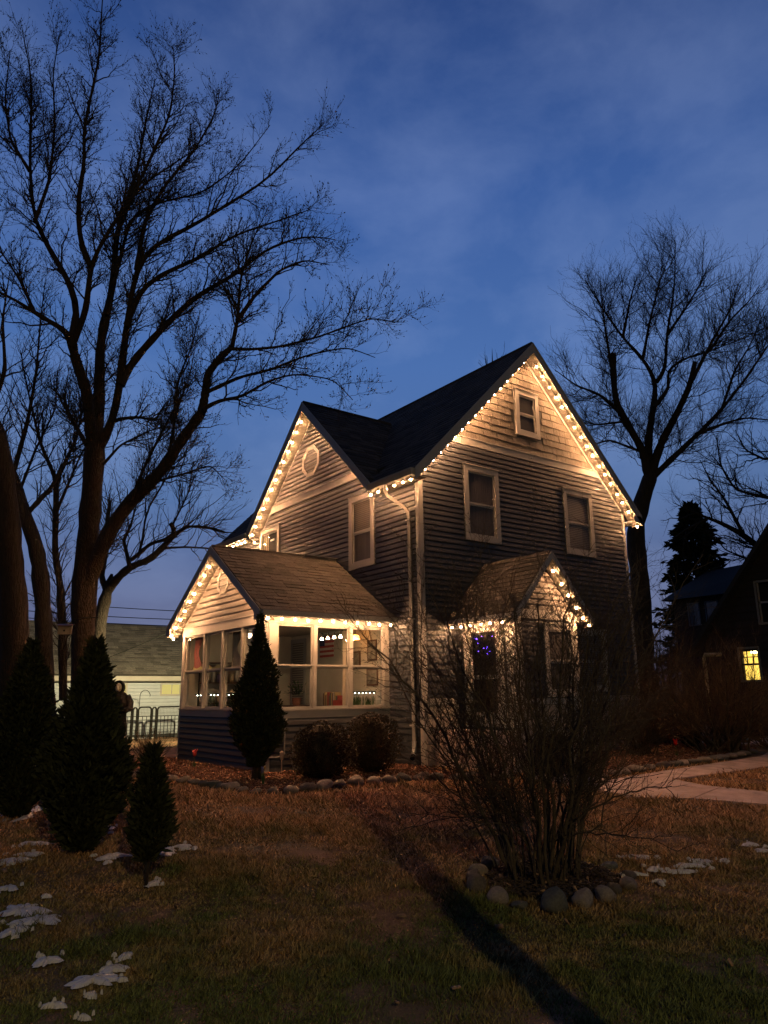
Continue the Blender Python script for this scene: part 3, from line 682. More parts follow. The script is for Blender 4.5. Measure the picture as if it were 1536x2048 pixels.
# ------------------------------------------------------------------ string lights
def ico(r, sub=2):
    bm = bmesh.new(); bmesh.ops.create_icosphere(bm, subdivisions=sub, radius=r); me = bpy.data.meshes.new('bulb'); bm.to_mesh(me); bm.free(); me.shade_smooth(); return me
BULB = ico(.021); BULB.materials.append(M['bulb'])
sk = MB().lathe([(.014, 0), (.017, .02), (.013, .045)], (0, 0, 0), 8).mesh('socket', M['wire'])
def string(label, runs, spacing=.305, sag=.012, phase=.12, name='string_light', down=Vector((0, 0, -1))):
    root = empty(name, runs[0][0], label, 'string lights'); inv = -root.location
    wires = MB()
    for pts in runs:
        pts = [Vector(p) for p in pts]; seg = [(pts[i+1]-pts[i]).length for i in range(len(pts)-1)]; tot = sum(seg)
        def at(d):
            for i, s_ in enumerate(seg):
                if d <= s_ or i == len(seg)-1: return pts[i].lerp(pts[i+1], min(1, d/s_))
                d -= s_
        n = max(1, int((tot-phase)/spacing)+1); prev = at(0); line = [prev]
        for i in range(n):
            d = phase+i*spacing+rnd.uniform(-.022, .022)
            if d > tot: break
            p = at(d)+Vector((0, 0, rnd.uniform(-.006, .004)))
            line += [(line[-1]+p)/2-Vector((0, 0, sag)), p+Vector((0, 0, .04))]
            b = link('bulb', BULB, root, p+inv-Vector((0, 0, .018)))
            s_ = link('socket', sk, b, Vector((0, 0, .026)))
        line.append(at(tot)); wires.tube([v+inv for v in line], .007, 4)
    wires.build('cord', M['wire'], root)
    return root
zb = .33
def fr_pt(x, dz=zb): return (x, -OV+.07, ZR-SL*abs(x-XR)-dz)
string('warm bulbs along the right slope of the front gable', [[fr_pt(XR+.10), fr_pt(WID+EAV-.06)], [(WID+.12, -OV+.05, ZE-.255), (WID+EAV-.02, -OV+.05, ZE-.245)]])
string('warm bulbs along the left slope of the front gable', [[fr_pt(XR-.22, .27), fr_pt(-EAV+.12, .27)]], phase=.05)
string('warm bulbs under the short gutter by the downspout', [[(-EAV-.02, -OV+.08, ZE-.21), (-EAV-.02, YC-W2+.05, ZE-.21)]], spacing=.28, phase=.02)
def cg_pt(y, dz=.27): return (-OV2+.06, y, ZR2-SL2*abs(y-YC)-dz)
string('warm bulbs along the left slope of the octagon-vent side gable', [[cg_pt(YC+.10), cg_pt(YC+W2-.08)], [(-OV2+.05, YC+W2-.10, ZE2-.32), (-.05, YC+W2-.10, ZE2-.32)]])
string('warm bulbs along the right slope of the octagon-vent side gable', [[cg_pt(YC-.22, .23), cg_pt(YC-W2+.10, .23)]], phase=.05)
string('warm bulbs under the far gutter above the sunroom ridge', [[(-EAV-.0, YC+W2+.10, ZE-.2), (-EAV-.0, DEP-.1, ZE-.2)]], spacing=.26, phase=.05)
def sg_pt(y, dz=.225): return (-SP-SOV+.06, y, SZR-SSL*abs(y-SRID)-dz)
string('warm bulbs along the left slope of the sunroom gable', [[sg_pt(SRID+.12), sg_pt(SY2+SEV-.10)], [(-SP-SOV+.02, SY2+SEV-.05, SZE-.21), (-SP-.04, SY2+SEV-.06, SZE-.21)]], spacing=.30)
string('warm bulbs along the right slope of the sunroom gable', [[sg_pt(SRID-.30, .185), sg_pt(SY1-SEV+.15, .185)]], spacing=.30, phase=.1)
string('warm bulbs under the sunroom gutter above the three long windows', [[(-SP-SOV+.06, SY1-SEV-.05, SZE-.135), (-.05, SY1-SEV-.05, SZE-.135)]], spacing=.285, phase=.05)
string('warm bulbs under the left gutter of the entry porch roof', [[(VXC-VE+.03, VFY+.05, VZE-.13), (VXC-VE+.03, -.08, VZE-.13)]], spacing=.28, phase=.05)
string('warm bulbs along the peak and right slope of the entry porch gable', [[(VXC+.05, VFY+.08, VZR-.30), (VXC+VE-.10, VFY+.08, VZE-.09)], [(VX1+.06, VFY+.06, VZE-.12), (VXC+VE, VFY+.06, VZE-.12)]], spacing=.30)
pb = ico(.012, 1); pb.materials.append(M['purple'])
r = empty('purple_lights', (VX0-.04, -.8, 2.4), 'tiny purple lights hanging inside the storm door glass', 'string lights')
for i in range(14): link('bulb', pb, r, Vector((.012+.0, rnd.uniform(-.30, .30), rnd.uniform(-.42, .08))))

# ------------------------------------------------------------------ things inside the sunroom
def flag():
    r = empty('flag', (-.05, 3.44, 2.46), 'red and white striped flag hung on the sunroom wall', 'flag')
    red = material('flag red', (.38, .07, .06), .9); wh = material('flag white', (.55, .50, .44), .9)
    for i in range(9):
        k = MB(); z = -.24+i*.054; k.box(-.012+.003*math.sin(i), -.004, -.30, .30, z, z+.054); k.build('stripe', red if i % 2 == 0 else wh, r)
    MB().box(-.02, -.013, .08, .30, .02, .246).build('canton', material('flag blue', (.04, .05, .12), .9), r)
flag()
def bookcase():
    r = empty('bookcase', (-.32, 2.85, .40), 'low dark bookcase under the striped flag in the sunroom', 'bookcase')
    for nme, (a, b, c, d, e_, f) in (('top', (-.2, .2, -.75, .75, .70, .74)), ('shelf', (-.2, .2, -.72, .72, .34, .37)), ('side', (-.2, .2, -.75, -.72, 0, .70)), ('side', (-.2, .2, .72, .75, 0, .70)), ('back', (.18, .2, -.72, .72, 0, .70))):
        MB().box(a, b, c, d, e_, f).build(nme, M['wood'], r)
    y = -.45; cols = [(.30, .06, .05), (.42, .34, .22), (.10, .12, .09), (.45, .42, .36), (.14, .09, .06), (.34, .26, .12)]
    names = ['red', 'cream', 'green', 'white', 'brown', 'tan']
    for i in range(14):
        w_ = rnd.uniform(.03, .055); h = rnd.uniform(.20, .29); ci = rnd.randrange(6)
        o = MB().box(-.10, .06, 0, w_, 0, h).build('book', material('book cover', cols[ci], .6)); o.location = (-.32, 2.85+y, 1.141); y += w_+.002
        tag(o, 'upright book in the row on the low sunroom bookcase', 'book', 'books on the sunroom bookcase')
    o = MB().box(-.1, .1, -.22, .22, 0, .11).build('storage_box', material('red box', (.34, .05, .035), .6)); o.location = (-.34, 2.35, 1.141); tag(o, 'flat red box on the low sunroom bookcase', 'box')
bookcase()
def curtain(y0, y1, x, mat, label, axis='y', z0=1.15, z1=2.66, tie=True):
    mb = MB(); n = 18; K = 10
    vs = []
    for j in range(K+1):
        t_ = j/K; z = z1+(z0-z1)*t_; sq = 1-(.45*math.sin(math.pi*min(1, t_*1.15))**2 if tie else 0)
        for i in range(n+1):
            s = y0+(y1-y0)*(i/n)*sq; o = .018*math.sin(i*1.9)+.006*math.sin(j)
            vs.append((x+o, s, z) if axis == 'y' else (s, x+o, z))
    fs_ = [(j*(n+1)+i, j*(n+1)+i+1, (j+1)*(n+1)+i+1, (j+1)*(n+1)+i) for j in range(K) for i in range(n)]
    o = mb.add(vs, fs_).build('curtain', mat, None, True); md = o.modifiers.new('th', 'SOLIDIFY'); md.thickness = .006
    return tag(o, label, 'curtain')
curtain(4.98, 4.55, -SP+.17, M['curtain_red'], 'red curtain in the leftmost sunroom gable window', z0=1.9)
curtain(3.0, 2.55, -SP+.17, M['curtain_cream'], 'cream tied-back curtain in the third sunroom gable window', z0=1.9)
curtain(2.1, 1.55, -SP+.17, M['curtain_red'], 'red curtain behind the window next to the sunroom corner', z0=1.2)
curtain(-.58, -.36, SY1+.9, M['curtain_cream'], 'cream curtain hanging at the right end of the sunroom', 'x', 1.0, 2.7, False)
def scallop():
    mb = MB(); vs = []; n = 60
    for i in range(n+1):
        y = 3.2+1.8*i/n; d = .05*abs(math.sin(i/n*math.pi*4))
        vs += [(-SP+.15, y, 2.03-d+.0), (-SP+.15, y, 1.96-d-.02)]
    o = mb.add(vs, [(2*i, 2*i+2, 2*i+3, 2*i+1) for i in range(n)]).build('valance', material('valance', (.40, .38, .16), .8)); o.modifiers.new('th', 'SOLIDIFY').thickness = .006
    tag(o, 'scalloped yellow-green garland across the sunroom gable windows', 'garland')
scallop()
def sill_plants(P, u0, u1, n, label):
    c = P((u0+u1)/2, -.28, 1.0); r = empty('planter', c, label, 'planter'); inv = Vector(c)*-1
    k = MB(); pbox(k, P, u0, u1, 0.98, 1.12, -.36, -.18); k.v = [tuple(Vector(v)+inv) for v in k.v]; k.build('trough', M['wood'], r)
    k = MB()
    for i in range(n):
        u = rnd.uniform(u0+.02, u1-.02); o = -rnd.uniform(.2, .34); h = rnd.uniform(.16, .30); l_ = rnd.uniform(-.06, .06); w_ = .010
        k.add([Vector(P(u-w_, o, 1.1))+inv, Vector(P(u+w_, o, 1.1))+inv, Vector(P(u+l_*.4+w_*.7, o+.01, 1.1+h*.6))+inv, Vector(P(u+l_*.4-w_*.7, o+.01, 1.1+h*.6))+inv, Vector(P(u+l_, o+.03, 1.1+h))+inv], [(0, 1, 2, 3), (3, 2, 4)])
    k.build('blades', M['leafgreen'], r)
    return r
lm = ico(.013, 1); lm.materials.append(M['led'])
def led_row(P, u0, u1, n, label):
    c = P((u0+u1)/2, -.22, 1.43); r = empty('led_strip', c, label, 'led strip'); inv = Vector(c)*-1
    k = MB(); pbox(k, P, u0, u1, 1.40, 1.425, -.25, -.22); k.v = [tuple(Vector(v)+inv) for v in k.v]; k.build('rail', M['black'], r)
    for i in range(n): link('lamp', lm, r, Vector(P(u0+(u1-u0)*(i+.5)/n, -.235, 1.392))+inv)
sill_plants(PG, 2.4, 4.95, 150, 'long planter of pale leaves on the sunroom gable sill')
led_row(PG, 2.4, 4.95, 14, 'row of small white grow lights behind the gable windows')
sill_plants(PN, -.85, -.2, 60, 'short planter of leaves behind the window nearest the downspout')
led_row(PN, -.85, -.2, 7, 'white grow lights over the short planter nearest the downspout')
def pendant():
    r = empty('pendant_lamp', (-.30, 1.9, 2.52), 'orange glass pendant lamp inside the sunroom', 'lamp')
    k = MB().lathe([(.02, .10), (.07, .08), (.10, 0), (.09, -.005)], (0, 0, 0), 14); k.build('shade', lamp_mat('lit amber glass', (1, .36, .08), 14.0), r, True)
    MB().tube([(0, 0, .1), (0, 0, .28)], .006, 6).build('cord', M['black'], r)
pendant()
def track_light():
    r = empty('track_light', (-1.0, 1.75, 2.50), 'row of small lit spot lamps under the sunroom ceiling', 'lamp')
    MB().tube([(0, -.42, .14), (0, .42, .14)], .012, 6).build('rail', M['black'], r)
    lm_ = lamp_mat('lit spot', (1, .72, .42), 85)
    for y in (-.36, -.12, .12, .36):
        MB().tube([(0, y, .14), (-.02, y, .05)], .008, 6).build('arm', M['black'], r)
        MB().lathe([(.012, .05), (.030, .02), (.034, 0), (.02, -.004)], (-.02, y, 0), 10).build('lamp', lm_, r, True)
track_light()
def added_fill_lamp():  # made-up lamp, added to brighten the room behind the dark panes
    r = empty('added_fill_lamp', (-1.75, 4.2, 2.70), 'added round fill lamp brightening the sunroom from its ceiling', 'lamp')
    MB().lathe([(.13, .10), (.14, .06), (.03, .05)], (0, 0, 0), 16).build('base', M['trim'], r)
    MB().lathe([(.12, .05), (.125, .0), (.08, -.045), (.01, -.055)], (0, 0, 0), 16).build('globe', lamp_mat('fill lamp glow', (1, .70, .42), 12.0), r, True)
added_fill_lamp()
def house_plant():
    r = empty('potted_plant', (-.55, 3.95, 1.141), 'bushy potted plant seen through the first long sunroom window', 'plant')
    MB().box(-.25, .25, -.3, .3, -.74, 0).build('stand', M['wood'], r)
    MB().lathe([(.08, 0), (.11, .16), (.12, .17)], (0, 0, 0), 12).build('pot', material('clay pot', (.22, .10, .06), .8), r)
    k = MB()
    for i in range(120):
        d = Vector((rnd.gauss(0, 1), rnd.gauss(0, 1), abs(rnd.gauss(.4, .8)))).normalized(); p = Vector((0, 0, .2))+d*rnd.uniform(.06, .32); s = d.cross(Vector((0, 0, 1))).normalized()*.022
        k.add([p-s*.2, p+d*.05-s, p+d*.11, p+d*.05+s], [(0, 1, 2, 3)])
    k.build('leaves', M['leafgreen'], r)
house_plant()
def rack():
    r = empty('display_rack', (-1.95, 4.86, .40), 'black metal display rack with jars at the back of the sunroom', 'rack')
    for x in (-.55, .55):
        for y in (-.16, .16): MB().tube([(x, y, 0), (x, y, 1.75)], .014, 6).build('post', M['black'], r)
    for z in (.35, .80, 1.25, 1.70): MB().box(-.56, .56, -.17, .17, z, z+.025).build('shelf', M['wood'], r)
    cols = [(.36, .30, .18), (.12, .16, .10), (.40, .38, .34), (.30, .14, .08), (.16, .12, .20)]
    for z in (.375, .825, 1.275):
        x = -.48
        while x < .46:
            w_ = rnd.uniform(.04, .07); h = rnd.uniform(.10, .28)
            o = MB().lathe([(w_*.8, 0), (w_, h*.25), (w_*.95, h*.7), (w_*.55, h*.88), (w_*.6, h)], (0, 0, 0), 10).build('jar', material('jar glaze', rnd.choice(cols), .3), None, True); o.location = (-1.95+x, 4.80, .402+z)
            tag(o, 'small glazed jar standing on the black display rack', 'jar', 'jars on the sunroom display rack'); x += w_*2+rnd.uniform(.02, .06)
rack()
for (y, z, w_, h, l) in ((1.62, 2.28, .17, .22, 'upper dark-framed picture on the sunroom wall by the pendant lamp'), (1.62, 1.72, .20, .18, 'lower dark-framed picture on the sunroom wall above the short planter'), (2.20, 2.10, .14, .19, 'narrow framed picture between the striped flag and the pendant lamp')):
    r = empty('picture', (-.05, y, z), l, 'picture')
    MB().box(-.02, -.002, -w_, w_, -h, h).build('frame', M['wood'], r); MB().box(-.024, -.0205, -w_+.035, w_-.035, -h+.035, h-.035).build('print', material('faded print', (.22, .20, .16), .8, .5, 7), r)
def chime():
    r = empty('wind_chime', (-2.15, 1.95, 2.78), 'wind chime hanging in the first long sunroom window', 'wind chime')
    MB().tube([(0, 0, 0), (0, 0, -.25)], .004, 5).build('cord', M['black'], r); MB().lathe([(.05, -.26), (.05, -.25)], (0, 0, 0), 12).build('disc', M['wood'], r)
    for i in range(5): MB().tube([(.04*math.cos(i*1.257), .04*math.sin(i*1.257), -.26), (.04*math.cos(i*1.257), .04*math.sin(i*1.257), -.45-.04*i)], .007, 6).build('chime_tube', M['blind'], r)
chime()

# ------------------------------------------------------------------ garage behind
GX0, GX1, GY, GE = -9.0, 5.5, 15.3, 1.94
ga = empty('garage', (-1, GY, 0), 'low grey-sided garage with brown roof lit yellow behind the iron fence', 'garage')
class OffMB(MB):
    pass
def child(mb, name, mat, root, kind=None, smooth=False):
    o = mb.build(name, mat, None, smooth); o.parent = root; o.matrix_parent_inverse = root.matrix_basis.inverted()
    if kind: o['kind'] = kind
    return o
def world_child(root):
    """an Empty's frame that lets children keep world coordinates"""
    return root
wl = child(MB().box(GX0, GX1, GY, GY+6, -.1, GE+.1), 'wall', M['sheath'], ga)
PGA = PL('y', GY)
def reparent_new(before, root):
    pass
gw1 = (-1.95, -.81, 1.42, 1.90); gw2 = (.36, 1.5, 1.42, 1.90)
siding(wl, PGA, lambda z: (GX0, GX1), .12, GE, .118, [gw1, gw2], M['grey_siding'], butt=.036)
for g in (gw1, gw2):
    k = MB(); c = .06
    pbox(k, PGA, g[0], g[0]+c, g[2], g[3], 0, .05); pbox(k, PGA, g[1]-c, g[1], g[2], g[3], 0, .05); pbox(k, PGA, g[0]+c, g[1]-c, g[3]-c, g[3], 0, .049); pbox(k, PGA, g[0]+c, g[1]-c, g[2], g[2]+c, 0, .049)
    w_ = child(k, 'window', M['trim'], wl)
    k = MB(); pbox(k, PGA, g[0]+c, g[1]-c, g[2]+c, g[3]-c, .001, .006); child(k, 'pane', material('glowing garage glass', (.10, .11, .06), .15, .3, 3, spec=.6, emit=(1, .8, .25), estr=.5), w_)  # pane is no lamp: its yellow reflection is put in as emission
    k = MB()
    for u in (g[0]+.42, g[0]+.72): pbox(k, PGA, u, u+.03, g[2]+c, g[3]-c, .007, .016)
    child(k, 'muntin', M['trim'], w_)
k = MB(); k.box(GX0-.3, GX1+.3, GY-.36, GY-.33, GE, GE+.21); k.box(GX0-.3, GX1+.3, GY-.33, GY, GE-.015, GE+.005); child(k, 'fascia', M['trim'], ga)
gr = MB(); slab(gr, (GX0-.3, GY-.38, GE+.22), (GX1+.3, GY-.38, GE+.22), (GX1+.3, GY+2.75, GE+2.22), (GX0-.3, GY+2.75, GE+2.22), .06); slab(gr, (GX0-.3, GY+2.75, GE+2.22), (GX1+.3, GY+2.75, GE+2.22), (GX1+.3, GY+6, GE+.15), (GX0-.3, GY+6, GE+.15), .06)
gr = child(gr, 'roof', M['felt'], ga)
V_ = Vector((0, 3.13, 2.0)); vl = V_.length; V_.normalize()
mb = shingles_on(Vector((GX0-.3, GY-.38, GE+.22)), Vector((1, 0, 0)), V_, Vector((0, -V_.z, V_.y)), GX1-GX0+.6, vl, .15, .30, th=.018)
child(mb, 'shingle_courses', M['shingle_grey'], gr, 'stuff')
# flood light under the rear corner of the house
fl = empty('flood_light', (-.10, 8.75, 3.1), 'small flood light on the rear corner of the house', 'lamp')
MB().box(-.06, .10, -.06, .06, -.05, .05).build('housing', M['black'], fl)
MB().box(-.075, -.061, -.05, .05, -.04, .04).build('lens', lamp_mat('flood lens', (1, .82, .30), 20), fl)
ld = bpy.data.lights.new('flood', 'SPOT'); ld.energy = 3300; ld.color = (1.0, .80, .40); ld.spot_size = math.radians(105); ld.spot_blend = .8; ld.shadow_soft_size = .06
lo = bpy.data.objects.new('flood', ld); C.objects.link(lo); lo.parent = fl; lo.location = (-.16, .1, -.02)
lo.rotation_euler = Vector((-.2, 1, -.34)).to_track_quat('-Z', 'Y').to_euler()
# iron fence
def fence_panel(x0, x1, y, label, name='fence_panel'):
    r = empty(name, (x0, y, 0), label, 'fence', 'iron fence panels before the garage'); w_ = x1-x0; t_ = .014
    r_ = .09; arc = [(r_-r_*math.cos(a), 0, 1.05-r_+r_*math.sin(a)) for a in (0, .52, 1.05, 1.57)]
    path = [(0, 0, .0)]+arc+[(w_-p[0], 0, p[2]) for p in arc[::-1]]+[(w_, 0, 0)]
    MB().tube(path, t_*2.0, 6).build('frame', M['black'], r)
    for z in (.12, .62, .74): MB().box(.0, w_, -.008, .008, z, z+.024).build('rail', M['black'], r)
    n = max(1, int(w_/.11))
    for i in range(1, n): 
        x = w_*i/n; MB().box(x-.009, x+.009, -.009, .009, .02, .74).build('bar', M['black'], r)
    k = MB()
    for z in np.arange(.78, 1.03, .05): k.box(.01, w_-.01, -.002, .002, z, z+.003)
    for x in np.arange(.05, w_, .05): k.box(x, x+.003, -.0025, .0025, .76, 1.04)
    for z in np.arange(.2, .62, .11): k.box(.01, w_-.01, -.003, .003, z, z+.011)
    o = k.build('wire_mesh', M['black'], r); o['kind'] = 'stuff'
    return r
FY = 14.0
for (a, b, l) in ((-3.4, -2.25, 'iron fence panel hidden mostly by the tall evergreen'), (-2.2, -1.03, 'wide iron fence panel beside the hooded figure'), (-.98, -.85, 'narrow rounded iron post panel left of the gate'), (-.80, -.37, 'small iron gate with arched top between two narrow posts'), (-.33, -.20, 'narrow rounded iron post panel right of the gate'), (-.15, .72, 'wide iron fence panel next to the sunroom corner')):
    fence_panel(a, b, FY, l)
hk = empty('shepherd_hook', (-.72, FY+.25, 0), 'tall thin shepherd hook standing behind the iron gate', 'garden hook')
pts = [(0, 0, 0), (.02, 0, 1.35)]+[(.19-.17*math.cos(a), 0, 1.42+.19*math.sin(a)) for a in np.linspace(0, 2.5, 9)]+[(.37, 0, 1.45), (.36, 0, 1.40)]
MB().tube(pts, .011, 6).build('rod', M['black'], hk)
MB().tube([(-.10, 0, .12), (.12, 0, .12)], .008, 6).build('foot_bar', M['black'], hk)

# ------------------------------------------------------------------ hooded figure
def figure():
    r = empty('hooded_figure', (-3.56, 7.42, 0), 'dark hooded robed figure with pale face and clasped hands beside the tall evergreen', 'statue')
    cloth = material('dark robe', (.022, .020, .020), .9, .4, 8, .5, 12); pale = material('pale face', (.50, .47, .40), .6, .2, 20)
    k = MB(); prof = [(.30, 0), (.29, .2), (.25, .6), (.22, .95), (.22, 1.12), (.25, 1.30), (.24, 1.40), (.17, 1.48), (.09, 1.52)]
    n = 20; b0 = 0
    for j, (a, z) in enumerate(prof):
        for i in range(n):
            w_ = 2*math.pi*i/n; f = 1+.05*math.sin(w_*7+j)*(1-z/1.6); k.v.append((a*1.02*math.cos(w_)*f, a*.62*math.sin(w_)*f, z))
    for j in range(len(prof)-1):
        for i in range(n): k.f.append((j*n+i, j*n+(i+1) % n, (j+1)*n+(i+1) % n, (j+1)*n+i))
    for s in (-1, 1):   # sleeves down to the clasped hands
        k.tube([(s*.21, 0, 1.40), (s*.30, -.03, 1.24), (s*.31, -.10, 1.10), (s*.20, -.22, 1.08), (s*.08, -.27, 1.12)], [.085, .085, .085, .08, .075], 10)
    body = k.build('robe', cloth, r, True)
    k = MB()   # hood: shell around the head, open at the front
    for j in range(9):
        for i in range(13):
            th = math.pi*(.02+.80*j/8); ph = math.pi*(-.5+.28)+(2*math.pi-.56*math.pi)*i/12
            k.v.append((.135*math.sin(th)*math.cos(ph), .02+.15*math.sin(th)*math.sin(ph), 1.60+.165*math.cos(th)))
    for j in range(8):
        for i in range(12): k.f.append((j*13+i, j*13+i+1, (j+1)*13+i+1, (j+1)*13+i))
    k.build('hood', cloth, r, True).modifiers.new('t', 'SOLIDIFY').thickness = .02
    bm = bmesh.new(); bmesh.ops.create_uvsphere(bm, u_segments=20, v_segments=16, radius=1)
    for v in bm.verts:
        x, y, z = v.co; v.co = Vector((x*.082*(1-.25*max(0, -z)), y*.095-.01, z*.125+1.59))
        if y < -.75 and abs(x) < .22 and -.35 < z < .2: v.co.y -= .022*(1-abs(x)/.22)
        if y < -.6 and .25 < abs(x) < .55 and .05 < z < .35: v.co.y += .016
    me = bpy.data.meshes.new('face'); bm.to_mesh(me); bm.free(); me.materials.append(pale); me.shade_smooth(); f = link('face', me, r)
    k = MB()
    for s in (-1, 1): k.lathe([(.001, -.006), (.014, 0), (.001, .006)], (s*.032, -.094, 1.615), 8)
    k.box(-.026, .026, -.098, -.086, 1.525, 1.533); k.build('eyes_and_mouth', M['void'], f)
    k = MB()
    for s in (-1, 1):
        k.tube([(s*.09, -.26, 1.11), (s*.05, -.30, 1.11), (s*.0, -.315, 1.105)], [.028, .036, .030], 8)
        for q_ in range(4): k.tube([(s*.02, -.315, 1.13-q_*.018), (-s*.035, -.335, 1.125-q_*.018), (-s*.065, -.31, 1.115-q_*.018)], [.010, .009, .007], 6)
        k.tube([(s*.05, -.30, 1.13), (s*.02, -.325, 1.155), (-s*.005, -.325, 1.15)], [.012, .010, .008], 6)
    k.build('hands', pale, r, True)
    r.rotation_euler = (0, 0, -.45)
figure()

